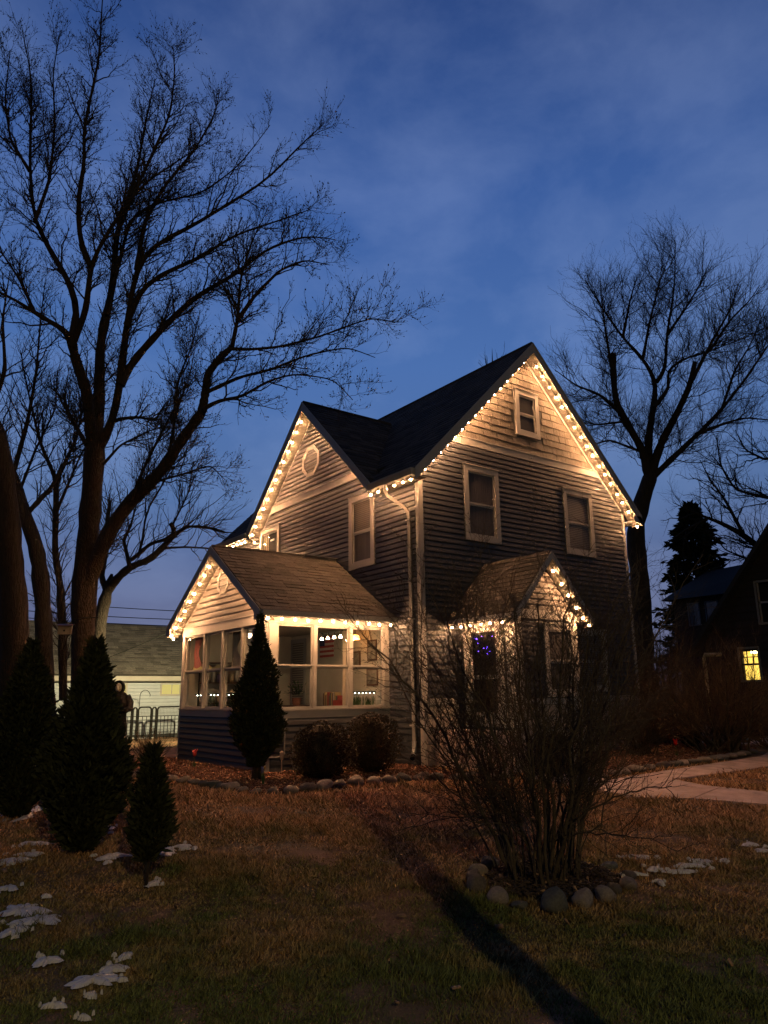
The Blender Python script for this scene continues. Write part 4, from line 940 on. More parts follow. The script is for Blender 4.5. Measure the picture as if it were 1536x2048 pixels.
# ------------------------------------------------------------------ trees
LIMBS = {
 'maple': [
  (-4.49,6.85,1.1,0.357,-4.63,6.64,2.11,0.335,-4.8,6.42,3.22,0.319,-4.91,6.13,4.45,0.304,-4.98,5.86,5.46,0.29,-5.05,5.61,6.46,0.277,-5.1,5.47,7.02,0.265),
  (-5.11,5.52,6.91,0.184,-5.36,5.17,7.6,0.163,-5.55,4.85,8.05,0.147,-5.9,4.61,8.64,0.132,-6.07,4.33,8.9,0.119),
  (-6.07,4.33,8.9,0.098,-6.29,4.08,8.97,0.072,-6.89,4.08,9.19,0.053,-7.29,3.97,9.29,0.036,-7.77,3.91,9.38,0.021,-8.3,3.92,9.37,0.008),
  (-6.07,4.33,8.9,0.108,-5.96,4.36,9.55,0.091,-6.15,4.58,10.38,0.078,-6.49,4.93,11.1,0.066,-6.91,5.27,12.04,0.054,-7.12,5.35,13.34,0.043,-7.21,5.35,14.57,0.032,-7.3,5.36,15.81,0.021,-7.62,5.49,17.2,0.01),
  (-6.05,4.35,8.8,0.108,-5.99,4.03,9.16,0.089,-5.95,3.79,9.3,0.074,-6.03,3.41,10.22,0.061,-5.96,3.08,10.59,0.05,-5.67,2.48,11.32,0.038,-5.44,2.03,11.69,0.028,-5.09,1.53,11.94,0.018,-4.56,0.85,12.34,0.008),
  (-6.03,3.38,10.21,0.079,-6.24,3.59,10.77,0.067,-6.38,3.59,11.82,0.057,-6.32,3.48,12.78,0.049,-6.42,3.56,13.47,0.04,-6.34,3.39,14.54,0.032,-6.28,3.29,15.48,0.025,-6.35,3.22,16.59,0.017,-6.38,3.14,17.64,0.009),
  (-5.1,5.47,7.02,0.196,-5.12,5.35,7.67,0.167,-5.18,5.2,8.49,0.145,-5.3,5.1,9.34,0.126,-5.24,4.9,10.03,0.107,-5.19,4.67,10.84,0.09,-5.3,4.53,11.78,0.073,-5.22,4.34,12.41,0.057,-5.06,3.97,13.44,0.041,-5.05,3.7,14.5,0.025,-4.99,3.38,15.57,0.009),
  (-5.04,5.46,6.91,0.15,-4.91,5.17,7.21,0.13,-4.87,4.88,7.68,0.115,-4.9,4.59,8.36,0.102,-4.96,4.26,9.2,0.09,-5,4.03,9.71,0.078,-5.02,3.63,10.71,0.067,-4.87,3.28,11.12,0.056,-4.27,2.64,11.4,0.046,-3.62,1.89,11.91,0.036,-3.06,1.24,12.3,0.027,-2.62,0.59,13.01,0.018,-2.32,0.15,13.36,0.009),
  (-4.9,4.56,8.23,0.124,-4.72,4.49,8.79,0.101,-4.23,4.12,9.59,0.084,-3.62,3.64,10.45,0.068,-2.87,3.13,11.03,0.053,-2.27,2.71,11.74,0.038,-1.46,2.21,12.15,0.024,-0.81,1.97,12.14,0.01),
  (-5.02,4.02,9.45,0.084,-4.93,3.43,10.1,0.065,-4.63,2.82,10.3,0.051,-4.19,2.13,10.43,0.039,-3.71,1.35,10.77,0.028,-3.09,0.52,10.9,0.018,-2.74,-0.08,10.94,0.008),
  (-5.01,3.64,10.64,0.067,-4.95,3.48,11.85,0.052,-4.63,3.22,12.75,0.04,-4.13,2.82,13.66,0.029,-3.8,2.54,14.6,0.019,-3.72,2.51,15.32,0.009),
  (-5.49,3.8,11.3,0.067,-5.28,3.59,12.29,0.052,-4.99,3.31,13.31,0.04,-4.7,3,14.46,0.029,-4.68,2.91,15.52,0.019,-4.76,2.97,16.37,0.009),
  (-5.29,4.71,9.93,0.058,-5.17,4.43,11.25,0.047,-5.06,4.22,12.37,0.038,-4.42,3.81,12.81,0.031,-3.71,3.44,13.02,0.024,-2.98,2.85,13.82,0.017,-2.46,2.36,14.88,0.01),
  (-7.29,4.13,12.47,0.049,-7.68,4.58,13.38,0.033,-7.86,4.79,14.5,0.021,-7.89,4.81,15.88,0.009),
  (-7.05,4.29,11.41,0.049,-6.87,4.15,12.45,0.036,-6.9,4.07,13.81,0.027,-7.06,4.11,15.1,0.018,-7.02,4.03,16.31,0.009),
  (-6.87,4.18,9.24,0.047,-7.23,4.06,9.81,0.031,-7.67,4.01,10.32,0.019,-7.99,3.76,11.21,0.008),
  (-5.31,5.39,6.96,0.068,-5.52,5.69,7.49,0.055,-5.62,5.97,7.8,0.045,-5.74,6.18,8.37,0.036),
  (-4.9,4.93,7.48,0.063,-4.73,4.59,7.48,0.047,-4.55,4.26,7.44,0.036,-4.26,3.88,7.31,0.026,-4.24,3.59,7.52,0.017,-4.15,3.26,7.72,0.009),
  (-4.82,6.27,3.78,0.242,-4.74,5.67,4.63,0.215,-4.69,5.23,5.03,0.195,-4.46,4.6,5.61,0.176,-4.24,4.07,5.91,0.16,-4.07,3.56,6.25,0.144,-3.97,3.09,6.66,0.129,-3.77,2.51,7.16,0.116),
  (-3.77,2.51,7.16,0.116,-3.81,2.3,7.42,0.101,-3.87,2.05,7.84,0.09,-3.76,1.72,8.1,0.08,-3.64,1.43,8.25,0.071),
  (-3.64,1.43,8.25,0.061,-3.57,1.36,8.85,0.044,-3.59,1.27,9.71,0.031,-3.45,1.05,10.58,0.019,-3.26,0.89,11.17,0.008),
  (-3.62,1.25,8.78,0.061,-3.45,0.83,9.21,0.043,-3.17,0.33,9.62,0.03,-2.85,-0.1,9.74,0.019,-2.5,-0.47,9.56,0.008),
  (-3.67,1.46,8.22,0.046,-3.4,1.08,8.12,0.036,-3,0.57,8.09,0.029,-2.47,-0.07,8.2,0.023,-2.11,-0.59,8.33,0.018,-1.85,-1.02,8.39,0.013,-1.6,-1.36,8.2,0.008),
  (-3.83,2.19,7.48,0.052,-3.39,1.52,7.7,0.039,-3.06,0.98,7.71,0.03,-2.56,0.26,7.91,0.022,-2.05,-0.41,7.96,0.015,-1.71,-0.86,7.65,0.008),
  (-3.82,2.29,7.16,0.057,-3.66,1.86,7.24,0.045,-3.42,1.42,7.2,0.036,-3.12,0.85,7.42,0.028,-2.82,0.33,7.47,0.021,-2.29,-0.28,7.27,0.014,-2.05,-0.59,6.79,0.008),
  (-4.04,3.63,6.27,0.049,-3.99,3.45,7.24,0.036,-4.02,3.36,8.14,0.026,-3.82,3.12,8.94,0.017,-3.74,2.97,9.76,0.009),
  (-4.57,4.25,5.52,0.049,-4.42,3.92,6.25,0.036,-4.19,3.49,7.09,0.026,-3.92,3.02,7.93,0.017,-3.89,2.77,8.66,0.009),
  (-5.03,4.97,6.42,0.045,-4.73,4.8,6.9,0.03,-4.18,4.49,7.28,0.019,-3.59,4.21,7.44,0.009),
  (-4.19,4.22,5.96,0.039,-3.72,3.7,6.09,0.026,-3.25,3.17,6.27,0.017,-2.99,2.95,5.92,0.009),
 ],
 'left_near': [
  (-6.37,4.55,0.61,0.332,-6.54,4.25,1.99,0.306,-6.7,4,3.19,0.286,-6.96,3.83,4.34,0.269,-7.13,3.69,5.21,0.253,-7.3,3.59,5.95,0.237),
  (-7.3,3.59,5.95,0.19,-7.69,3.21,6.74,0.135,-8,2.78,7.49,0.096,-8.13,2.12,8.53,0.062),
  (-7.54,3.57,6.6,0.066,-7.42,3.22,7.42,0.042,-7.59,3.06,8.34,0.024,-7.6,2.79,9.26,0.008),
 ],
 'left_back': [
  (-4.69,9.58,1.08,0.27,-4.96,9.27,2.71,0.253,-5.14,9.06,3.83,0.241,-5.42,8.88,5.08,0.229,-5.8,8.9,5.95,0.219),
  (-5.8,8.9,5.95,0.193,-5.97,9.39,6.83,0.137,-6.11,9.93,7.51,0.095),
  (-6.01,9.89,7.39,0.081,-5.89,9.4,8.7,0.058,-5.88,9.01,9.92,0.041,-5.97,8.69,11.2,0.025,-6.02,8.36,12.38,0.011),
  (-6.09,9.93,7.46,0.075,-6.52,10.34,8.57,0.049,-7,10.67,10.05,0.029,-7.06,10.62,11.71,0.011),
  (-5.8,8.9,5.95,0.084,-5.29,8.6,6.71,0.06,-5.08,8.57,7.35,0.043,-4.84,8.51,7.98,0.026,-4.83,8.45,9.21,0.011),
  (-4.11,10.35,1.33,0.136,-4.4,9.96,3.3,0.121,-4.59,9.77,4.36,0.109,-4.83,9.69,5.2,0.1,-4.97,9.41,6.43,0.09,-5.06,9.27,7.13,0.081),
  (-5.06,9.27,7.13,0.075,-5.54,9.33,8.08,0.048,-5.92,9.26,9.23,0.028,-6.32,9.14,10.55,0.011),
  (-5.05,9.28,7.05,0.068,-4.71,9.08,8.27,0.045,-4.56,9.03,9.47,0.027,-4.62,9.03,10.98,0.011),
  (-4.96,9.48,6.19,0.061,-4.76,9.04,7.11,0.04,-4.59,8.68,7.9,0.025,-3.98,8.02,8.54,0.011),
  (-5.81,9.91,6.86,0.054,-5.56,9.79,8.02,0.037,-5.2,9.58,9.21,0.024,-5.23,9.65,10.44,0.011),
 ],
 'pollard': [
  (-2.61,12.77,2.37,0.249,-2.73,12.42,3.77,0.223,-2.66,12.11,4.62,0.203),
  (-2.66,12.11,4.62,0.171,-2.5,11.7,4.98,0.151,-2.29,11.27,5.27,0.135,-1.87,10.7,5.46,0.122,-1.66,10.26,5.78,0.109,-1.53,9.9,6.04,0.097,-1.52,9.67,6.2,0.085,-1.7,9.56,6.39,0.075),
  (-2.67,12.14,4.56,0.117,-2.84,12.27,5.06,0.099,-2.78,12.15,5.8,0.086,-2.85,12.09,6.68,0.075,-2.83,11.99,7.48,0.064),
  (-2.33,11.15,5.25,0.084,-2.45,11.09,5.6,0.071,-2.61,11.03,6.03,0.062,-2.5,10.77,6.48,0.053),
  (-2.35,10.98,5.44,0.076,-2.01,10.38,5.87,0.063,-1.71,9.91,5.98,0.053,-1.57,9.54,6.13,0.045),
  (-1.64,9.92,5.88,0.075,-1.45,9.64,6.15,0.063,-1.24,9.36,6.33,0.053,-0.7,8.92,6.26,0.045,-0.37,8.65,6.11,0.037),
  (-1.64,10.1,5.74,0.045,-1.26,9.48,5.71,0.034,-0.73,8.78,5.61,0.026,-0.56,8.47,5.08,0.018),
  (-2.2,10.85,5.51,0.053,-2.1,10.81,6.06,0.044,-2.07,10.81,6.7,0.037,-1.95,10.78,7.19,0.031),
  (-2.5,10.77,6.48,0.038,-2.36,10.74,7.28,0.025,-2.22,10.66,8.25,0.016),
  (-1.59,9.73,6.39,0.038,-1.42,9.26,7.09,0.025,-1.32,8.84,7.78,0.015),
  (-2.11,10.3,7.06,0.038,-1.76,10.11,7.87,0.025,-1.57,10.08,8.54,0.016),
 ],
 'right': [
  (14.14,4.89,-0.14,0.529,13.51,4.2,3.63,0.48,13.21,3.9,5.34,0.444,12.85,3.71,6.79,0.411,12.89,3.42,7.66,0.381,13.02,3.05,8.53,0.352),
  (13.02,3.04,8.58,0.211,12.55,2.84,9.53,0.186,11.76,2.88,10.45,0.167,11.22,2.84,11.07,0.149,10.9,2.61,11.72,0.133,10.62,2.33,12.5,0.119),
  (11.48,2.88,10.72,0.104,10.71,3.07,11.25,0.066,9.85,3.42,11.53,0.038,9.11,3.62,11.96,0.014),
  (10.76,2.5,11.61,0.085,10.29,2.3,12.69,0.055,9.87,2.07,13.75,0.033,9.54,1.83,14.63,0.013),
  (12.99,3,8.75,0.211,12.93,2.83,10.05,0.171,13.05,2.6,11.1,0.141,13.15,2.4,12.11,0.113,12.76,2.6,12.99,0.087,12.19,2.96,13.78,0.062,11.61,3.25,14.83,0.038,11.03,3.51,15.99,0.015),
  (13.21,2.44,12.14,0.117,13.48,2.23,12.57,0.089,13.45,1.99,13.83,0.068,13.53,1.65,15.14,0.049,13.58,1.48,16.02,0.032,13.48,1.26,17.37,0.015),
  (13.45,1.99,13.83,0.081,13.63,1.32,14.6,0.053,13.76,0.69,15.35,0.032,13.74,0.16,16.11,0.014),
  (12.7,2.56,12.96,0.081,12.86,2.22,14.38,0.054,13.1,1.79,15.87,0.033,13.41,1.47,16.84,0.015),
  (11.61,2.58,13.45,0.079,11.44,2.02,14.62,0.041,11.33,1.57,15.33,0.014),
  (13.03,2.97,8.75,0.229,12.99,2.36,9.8,0.187,13.07,1.71,10.68,0.155,13.06,1.16,11.43,0.127,12.88,0.74,12.18,0.102),
  (12.9,0.92,11.58,0.093,13.21,0.32,12.72,0.06,13.6,-0.32,13.86,0.036,13.69,-0.64,14.68,0.014),
  (13.12,2.94,8.67,0.176,13.4,2.08,9.36,0.136,13.62,1.32,9.93,0.106,13.82,0.53,10.59,0.08,14.02,-0.31,11.45,0.056,14.15,-1.13,12.39,0.034,14.16,-1.76,13.02,0.013),
  (13.32,1.15,9.81,0.085,13.62,0.55,10,0.061,13.98,-0.09,10.13,0.043,14.45,-0.71,9.96,0.027,14.75,-1.17,9.71,0.013),
  (12.66,2.3,10.99,0.105,13.04,1.85,11.67,0.083,12.89,1.82,12.26,0.067,13.36,1.39,12.68,0.053,14.08,0.82,12.92,0.039,14.78,0.23,13.28,0.026,15.67,-0.54,13.75,0.014),
  (13.23,0.38,12.51,0.068,13.65,-0.25,13.53,0.045,14.1,-0.79,14.18,0.029,14.3,-1.09,14.67,0.014),
  (13.82,0.53,10.59,0.068,14.16,0.07,11.96,0.046,14.62,-0.34,12.85,0.029,15.03,-0.82,14.1,0.014),
  (11.68,2.83,10.42,0.069,10.65,3.33,10.22,0.037,9.72,3.63,10.48,0.014),
  (12.72,2.97,9.53,0.07,11.47,3.37,9.86,0.046,10.67,3.62,9.59,0.029,9.95,3.66,9.82,0.014),
 ],
 'corner': [
  (27.34,3.93,0.22,0.671,25.9,3.17,4.09,0.597,24.72,2.77,6.16,0.542),
  (25.28,3.03,6.02,0.33,24.42,3.64,6.48,0.256,23.46,4.26,7.15,0.202,22.55,4.77,8.04,0.152,21.72,5.32,8.61,0.105,21.06,5.82,8.94,0.061,20.05,6.49,9.54,0.018),
  (25.25,2.99,6.24,0.374,24.47,2.76,8.35,0.286,23.37,2.83,10.25,0.221,22.78,2.47,12.33,0.163,22.25,2.19,13.97,0.108),
  (23.92,2.98,9.46,0.132,22.85,3.75,9.58,0.094,21.74,4.47,9.92,0.066,21.06,4.64,10.99,0.041,20.75,4.48,12.28,0.018),
  (22.5,4.74,8.03,0.1,21.73,4.97,9.57,0.066,21.17,5.24,10.47,0.041,20.78,5.38,11.37,0.018),
  (21.3,5.52,8.82,0.078,20.57,6.35,8.32,0.043,20.04,7.07,7.7,0.018),
  (23.26,2.69,11.57,0.099,22.4,3.31,11.11,0.065,21.51,3.68,11.51,0.04,20.91,3.7,12.31,0.017),
  (23.46,4.17,7.14,0.088,22.59,4.64,6.9,0.059,21.45,5.11,7.3,0.037,20.62,5.22,8.12,0.017),
 ],
 'behind': [
  (14.4,11.85,10,0.184,13.9,11.19,13.36,0.115,13.53,10.84,15.37,0.064,13.32,10.57,16.76,0.018),
  (13.64,10.89,14.92,0.058,13.28,10.89,15.82,0.035,13.11,10.84,16.38,0.018),
  (13.6,10.86,15.15,0.058,13.73,10.52,15.93,0.035,13.71,10.37,16.44,0.018),
 ],
}

RS = np.random.RandomState(11)
def tubes(P, R, S):
    """N polylines of K points -> verts, quads"""
    Nn, K, _ = P.shape
    if Nn == 0: return np.zeros((0, 3)), np.zeros((0, 4), int)
    T = np.gradient(P, axis=1); T /= np.linalg.norm(T, axis=2, keepdims=True)+1e-9
    m = T.mean(1); ref = np.where(np.abs(m[:, 2:3]) < .9*np.linalg.norm(m, axis=1, keepdims=True), np.array([[0, 0, 1.]]), np.array([[1., 0, 0]]))
    A = np.cross(T, ref[:, None, :]); A /= np.linalg.norm(A, axis=2, keepdims=True)+1e-9; B = np.cross(T, A)
    w = np.arange(S)*2*np.pi/S
    V = P[:, :, None, :]+R[:, :, None, None]*(A[:, :, None, :]*np.cos(w)[None, None, :, None]+B[:, :, None, :]*np.sin(w)[None, None, :, None])
    n = np.arange(Nn)[:, None, None]*K*S; k = np.arange(K-1)[None, :, None]*S; s = np.arange(S)[None, None, :]; s2 = (s+1) % S
    Q = np.stack([n+k+s, n+k+s2, n+k+S+s2, n+k+S+s], -1).reshape(-1, 4)
    return V.reshape(-1, 3), Q
def resample(limb, K):
    a = np.array(limb, float).reshape(-1, 4); d = np.r_[0, np.cumsum(np.linalg.norm(np.diff(a[:, :3], axis=0), axis=1))]
    t = np.linspace(0, d[-1], K); out = np.stack([np.interp(t, d, a[:, i]) for i in range(4)], 1)
    for _ in range(2): out[1:-1] = .25*out[:-2]+.5*out[1:-1]+.25*out[2:]
    return out
def kids(P, R, spacing, lo, hi, ang, up, K, rmax, rs, t0=.15, taper=.5, wob=.10, rmin=.003):
    Lg = np.linalg.norm(np.diff(P, axis=1), axis=2).sum(1); n = rs.poisson(Lg/spacing); idx = np.repeat(np.arange(len(P)), n)
    if len(idx) == 0: return np.zeros((0, K, 3)), np.zeros((0, K))
    t = t0+(1-t0)*rs.rand(len(idx)); kk = P.shape[1]-1; f = t*kk; i = np.minimum(f.astype(int), kk-1); fr = (f-i)[:, None]
    p0 = P[idx, i]*(1-fr)+P[idx, i+1]*fr; r0 = R[idx, i]*(1-fr[:, 0])+R[idx, i+1]*fr[:, 0]
    T = P[idx, i+1]-P[idx, i]; T /= np.linalg.norm(T, axis=1, keepdims=True)+1e-9
    v = rs.randn(len(idx), 3); v -= T*(v*T).sum(1, keepdims=True); v /= np.linalg.norm(v, axis=1, keepdims=True)+1e-9
    a = np.radians(ang)*(.6+.8*rs.rand(len(idx)))[:, None]
    D = T*np.cos(a)+v*np.sin(a); D[:, 2] += up*.5; D /= np.linalg.norm(D, axis=1, keepdims=True)
    ln = (lo+(hi-lo)*rs.rand(len(idx))**1.3)*(1-taper*t)
    s = np.linspace(0, 1, K)[None, :, None]
    side = rs.randn(len(idx), 1, 3)*wob
    Pc = p0[:, None]+ln[:, None, None]*(D[:, None]*s+np.array([0, 0, up])*s**2*.45+side*s**2)
    if K > 3: Pc[:, 1:] += rs.randn(len(idx), K-1, 3)*(ln*.022)[:, None, None]
    rr = np.clip(r0*.6, rmin, rmax*(.6+.6*rs.rand(len(idx))))
    return Pc, rr[:, None]*(1-.62*np.linspace(0, 1, K))[None, :]
def buds(P, R, per, size, rs):
    n = len(P)
    if n == 0: return np.zeros((0, 3)), np.zeros((0, 3), int)
    idx = np.repeat(np.arange(n), per); t = rs.rand(len(idx))**.6; kk = P.shape[1]-1; f = t*kk; i = np.minimum(f.astype(int), kk-1); fr = (f-i)[:, None]
    c = P[idx, i]*(1-fr)+P[idx, i+1]*fr; T = P[idx, i+1]-P[idx, i]; T /= np.linalg.norm(T, axis=1, keepdims=True)+1e-9
    sz = size*(.6+.8*rs.rand(len(idx)))[:, None]
    a = np.cross(T, np.array([.3, .5, .8])); a /= np.linalg.norm(a, axis=1, keepdims=True)+1e-9; b = np.cross(T, a)
    V = np.stack([c-T*sz*.9, c+a*sz*.6, c+b*sz*.6, c-a*sz*.6, c-b*sz*.6, c+T*sz*1.2], 1)
    Fc = np.array([(0, 2, 1), (0, 3, 2), (0, 4, 3), (0, 1, 4), (5, 1, 2), (5, 2, 3), (5, 3, 4), (5, 4, 1)])
    return V.reshape(-1, 3), (np.arange(len(idx))[:, None, None]*6+Fc[None]).reshape(-1, 3)
def join(parts):
    V, Q, n = [], [], 0
    for v, q in parts: V.append(v); Q.append(q+n); n += len(v)
    return np.concatenate(V), np.concatenate(Q)
def bare_tree(key, label, levels, bark='bark', bud=None, flare=1.35, name='bare_tree', seed=1, group=None, thin=.86):
    rs = np.random.RandomState(seed); limbs = LIMBS[key]; base = np.array(limbs[0]).reshape(-1, 4)[0]
    g = gz(base[0], base[1])
    root = empty(name, (float(base[0]), float(base[1]), g), label, 'tree', group); off = np.array([base[0], base[1], g])
    KL = 26; big = []
    for j, l in enumerate(limbs):
        a = list(l)
        if j == 0: a = [base[0], base[1], g-.1, base[3]*flare, base[0], base[1], g+.35, base[3]*1.08]+a if base[2] > .5 else [base[0], base[1], g-.1, base[3]*flare]+a
        if j == 0:
            e1, e0 = np.array(a[-4:]), np.array(a[-8:-4]); dv = (e1[:3]-e0[:3])/np.linalg.norm(e1[:3]-e0[:3]); a = a+list(e1[:3]+dv*e1[3]*1.3)+[e1[3]*.75]+list(e1[:3]+dv*e1[3]*2.6)+[e1[3]*.25]
        o = resample(a, KL); big.append(o)
    A = np.array(big); A[:, :, :3] -= off; A[:, :, 3] *= thin
    # irregular bark outline
    A[:, :, 3] *= 1+.06*rs.randn(*A[:, :, 3].shape)
    v, q = tubes(A[:1, :, :3], A[:1, :, 3], 12); 
    link('trunk', np_mesh('trunk', v, q, None, M[bark], True), root)
    if len(A) > 1:
        v, q = tubes(A[1:, :, :3], A[1:, :, 3], 8); link('limbs', np_mesh('limbs', v, q, None, M[bark], True), root)
    P, R = A[1:, :, :3], A[1:, :, 3]; parts = []; last = []
    src = [(P, R)]
    for li, (sp, lo, hi, ang, up, K, rmax, S, t0) in enumerate(levels):
        nP, nR = [], []
        for (p, r) in src:
            c, cr_ = kids(p, r, sp, lo, hi, ang, up, K, rmax, rs, t0); 
            if len(c): nP.append(c); nR.append(cr_)
        cP, cR = np.concatenate(nP), np.concatenate(nR); parts.append(tubes(cP, cR, S)); 
        src = [(cP, cR)]
        last = (cP, cR)
    v, q = join(parts); cw = link('crown', np_mesh('crown', v, q, None, M['twig'], False), root)
    if bud:
        v, f = buds(last[0], last[1], bud[0], bud[1], rs); b = link('buds', np_mesh('buds', v, None, f, M['twig']), root); b['kind'] = 'stuff'
    return root
bare_tree('maple', 'great bare budding maple rising behind the evergreens with limbs over the sunroom', [
    (.13, .4, 1.45, 42, .25, 7, .020, 5, .12), (.115, .22, .85, 45, .30, 4, .0075, 4, .12), (.085, .10, .38, 45, .45, 3, .0042, 3, .12)], 'bark_brown', (1, .017), seed=3)
bare_tree('left_near', 'thick brown trunk cut by the left edge of the picture', [
    (.28, .5, 1.8, 45, .2, 6, .020, 4, .2), (.22, .2, .8, 45, .3, 4, .009, 3, .1), (.14, .1, .3, 45, .4, 3, .005, 3, .1)], 'bark_brown', (1, .015), seed=4)
bare_tree('left_back', 'dark leaning bare tree behind the thick left trunk', [
    (.10, .5, 1.9, 45, .25, 6, .020, 4, .12), (.17, .25, .9, 45, .3, 4, .009, 3, .1), (.16, .12, .35, 45, .4, 3, .006, 3, .1)], 'bark', None, seed=5)
bare_tree('pollard', 'pollarded bare tree with knobbly yellow-lit limbs above the garage roof', [
    (.15, .6, 2.3, 40, .35, 7, .020, 4, .2), (.30, .3, 1.0, 40, .35, 4, .009, 3, .1), (.22, .15, .4, 40, .3, 3, .006, 3, .1)], 'bark', None, seed=6)
bare_tree('right', 'tall bare tree with broken stubs behind the right corner of the house', [
    (.13, .8, 2.6, 52, .36, 8, .016, 4, .06), (.14, .35, 1.25, 46, .36, 5, .008, 3, .12), (.17, .2, .6, 42, .40, 3, .006, 3, .1)], 'bark', (1, .012), seed=7, thin=.74)
bare_tree('corner', 'wide bare tree spreading over the dark neighbour house', [
    (.20, .8, 3.2, 42, .15, 7, .03, 4, .12), (.26, .4, 1.4, 45, .2, 4, .014, 3, .12), (.28, .2, .6, 45, .2, 3, .009, 3, .1)], 'bark', None, seed=8)
bare_tree('behind', 'thin bare treetop showing above the dark roof ridge', [
    (.30, .4, 1.4, 35, .5, 5, .02, 4, .3), (.25, .2, .6, 35, .5, 3, .010, 3, .1)], 'bark', None, seed=9)
def scrub(x, y, h, w, label, mat='twig', n=26, seed=1, name='bare_shrub', d2=(.2, .08, .5), bark=None, group=None):
    rs = np.random.RandomState(seed); g = gz(x, y); root = empty(name, (x, y, g), label, 'shrub', group); K = 8
    s = np.linspace(0, 1, K)[None, :, None]; az = rs.rand(n)*2*np.pi; tilt = (rs.rand(n)**.8)*.95; ln = h*(.6+.5*rs.rand(n))
    D = np.stack([np.cos(az)*np.sin(tilt)*w/h*1.2, np.sin(az)*np.sin(tilt)*w/h*1.2, np.cos(tilt)], 1)
    p0 = np.stack([.10*w*rs.randn(n), .10*w*rs.randn(n), np.full(n, -.03)], 1)
    P = p0[:, None]+ln[:, None, None]*(D[:, None]*s+np.array([0, 0, -.12])*s**2)+np.concatenate([np.zeros((n, 1, 3)), rs.randn(n, K-1, 3)*h*.012], 1)
    R = np.linspace(1, .3, K)[None]*(.006+.006*rs.rand(n))[:, None]*h
    v, q = tubes(P, R, 5); link('stems', np_mesh('stems', v, q, None, M[bark or mat]), root)
    a, b = kids(P, R, d2[0], d2[1]*h, d2[2]*h, 40, .3, 5, .006, rs, .2); c, d = kids(a, b, d2[0]*.7, .05*h, .22*h, 40, .3, 3, .004, rs, .1)
    v, q = join([tubes(a, b, 4), tubes(c, d, 3)]); link('twigs', np_mesh('twigs', v, q, None, M[mat]), root)
    return root

# far shrubs on the right and left
scrub(6.9, -2.0, 2.6, 2.2, 'big tangled brown shrub at the right corner of the house', 'dry', 60, 21, bark='stem', d2=(.14, .12, .5))
scrub(5.0, -1.3, 1.7, 1.6, 'low dark bare shrub below the front window right of the entry', 'stem', 44, 22, d2=(.14, .12, .5))
scrub(9.4, -1.9, 1.5, 1.4, 'dry reddish shrub beside the dark garden ball', 'dry', 46, 23, d2=(.12, .12, .5))
scrub(8.6, .8, 3.4, 2.8, 'tall bare shrub in front of the pale downspout', 'stem', 60, 25, d2=(.2, .12, .5))
scrub(11.5, 2.6, 4.2, 3.2, 'tallest bare shrub between the house and the neighbour', 'twig', 60, 28, d2=(.25, .12, .5))
scrub(-3.35, 5.75, .75, .7, 'small brown twiggy shrub at the rear corner of the sunroom', 'dry', 40, 24, d2=(.07, .12, .5))
scrub(6.5, 34, 4.5, 4.0, 'far round bare tree crown behind the power lines', 'twig', 40, 26, name='bare_tree', d2=(.35, .12, .5))
def rounded_crown(prof_r, prof_z, n, size, rs, squash=1.0, inward=.45, lift=.7, width=.42, spike=.6):
    t = rs.rand(n); zz = np.interp(t, np.linspace(0, 1, len(prof_z)), prof_z); rr = np.interp(t, np.linspace(0, 1, len(prof_r)), prof_r)
    az = rs.rand(n)*2*np.pi
    lump = 1+.13*np.sin(az*3+zz*5)+.12*np.sin(az*5-zz*9+1)+.11*np.sin(az*11+zz*19)+.08*np.sin(az*17-zz*31)
    rad = rr*lump*(1-inward*rs.rand(n)**2.2)
    p = np.stack([rad*np.cos(az), rad*np.sin(az)*squash, zz], 1)
    d = np.stack([np.cos(az), np.sin(az)*squash, np.full(n, lift)], 1)+rs.randn(n, 3)*.38; d /= np.linalg.norm(d, axis=1, keepdims=True)
    s = np.cross(d, rs.randn(n, 3)); s /= np.linalg.norm(s, axis=1, keepdims=True)
    L_ = size*(.55+.6*rs.rand(n)+spike*(rs.rand(n) > .93))[:, None]; w = np.minimum(L_, size)*width
    V = np.stack([p, p+d*L_*.45+s*w*.5, p+d*L_, p+d*L_*.5-s*w*.5], 1).reshape(-1, 3)
    return V, np.arange(n*4).reshape(-1, 4)
def evergreen(x, y, prof, n, size, label, mat='ever', trunk=None, name='evergreen', seed=1, cat='evergreen', group=None, lift=.9, core=True, spike=.6):
    rs = np.random.RandomState(seed); g = gz(x, y); r = empty(name, (x, y, g), label, cat, group)
    R_ = np.array([p[0] for p in prof]); Z_ = np.array([p[1] for p in prof])
    zz = np.linspace(Z_[0], Z_[-1], 40); rr = np.interp(zz, Z_, R_)
    # area weighting
    cdf = np.cumsum(rr+.03); cdf /= cdf[-1]; tt = np.interp(np.linspace(0, 1, 60), cdf, np.linspace(0, 1, 40))
    v, q = rounded_crown(np.interp(tt, np.linspace(0, 1, 40), rr), np.interp(tt, np.linspace(0, 1, 40), zz), n, size, rs, lift=lift, spike=spike)
    link('foliage', np_mesh('foliage', v, q, None, M[mat]), r)
    if core:
        k = MB().lathe([(max(.01, a*.62), b) for a, b in zip(rr[::4], zz[::4])], (0, 0, 0), 10); k.build('inner_foliage', M[mat], r)
    h, w = trunk or (Z_[0]+.15, .05)
    MB().tube([(0, 0, -.08), (.01, 0, h*.5), (0, .01, h+.2)], [w*1.25, w, w*.8], 8).build('trunk', M['bark_brown'], r, True)
    return r
evergreen(-7.13, -3.2, [(.10, .04), (.20, .20), (.30, .40), (.38, .68), (.33, 1.0), (.22, 1.36), (.12, 1.72), (.02, 2.10)], 15000, .085, 'tallest dark cone-shaped evergreen beside the hooded figure', seed=31)
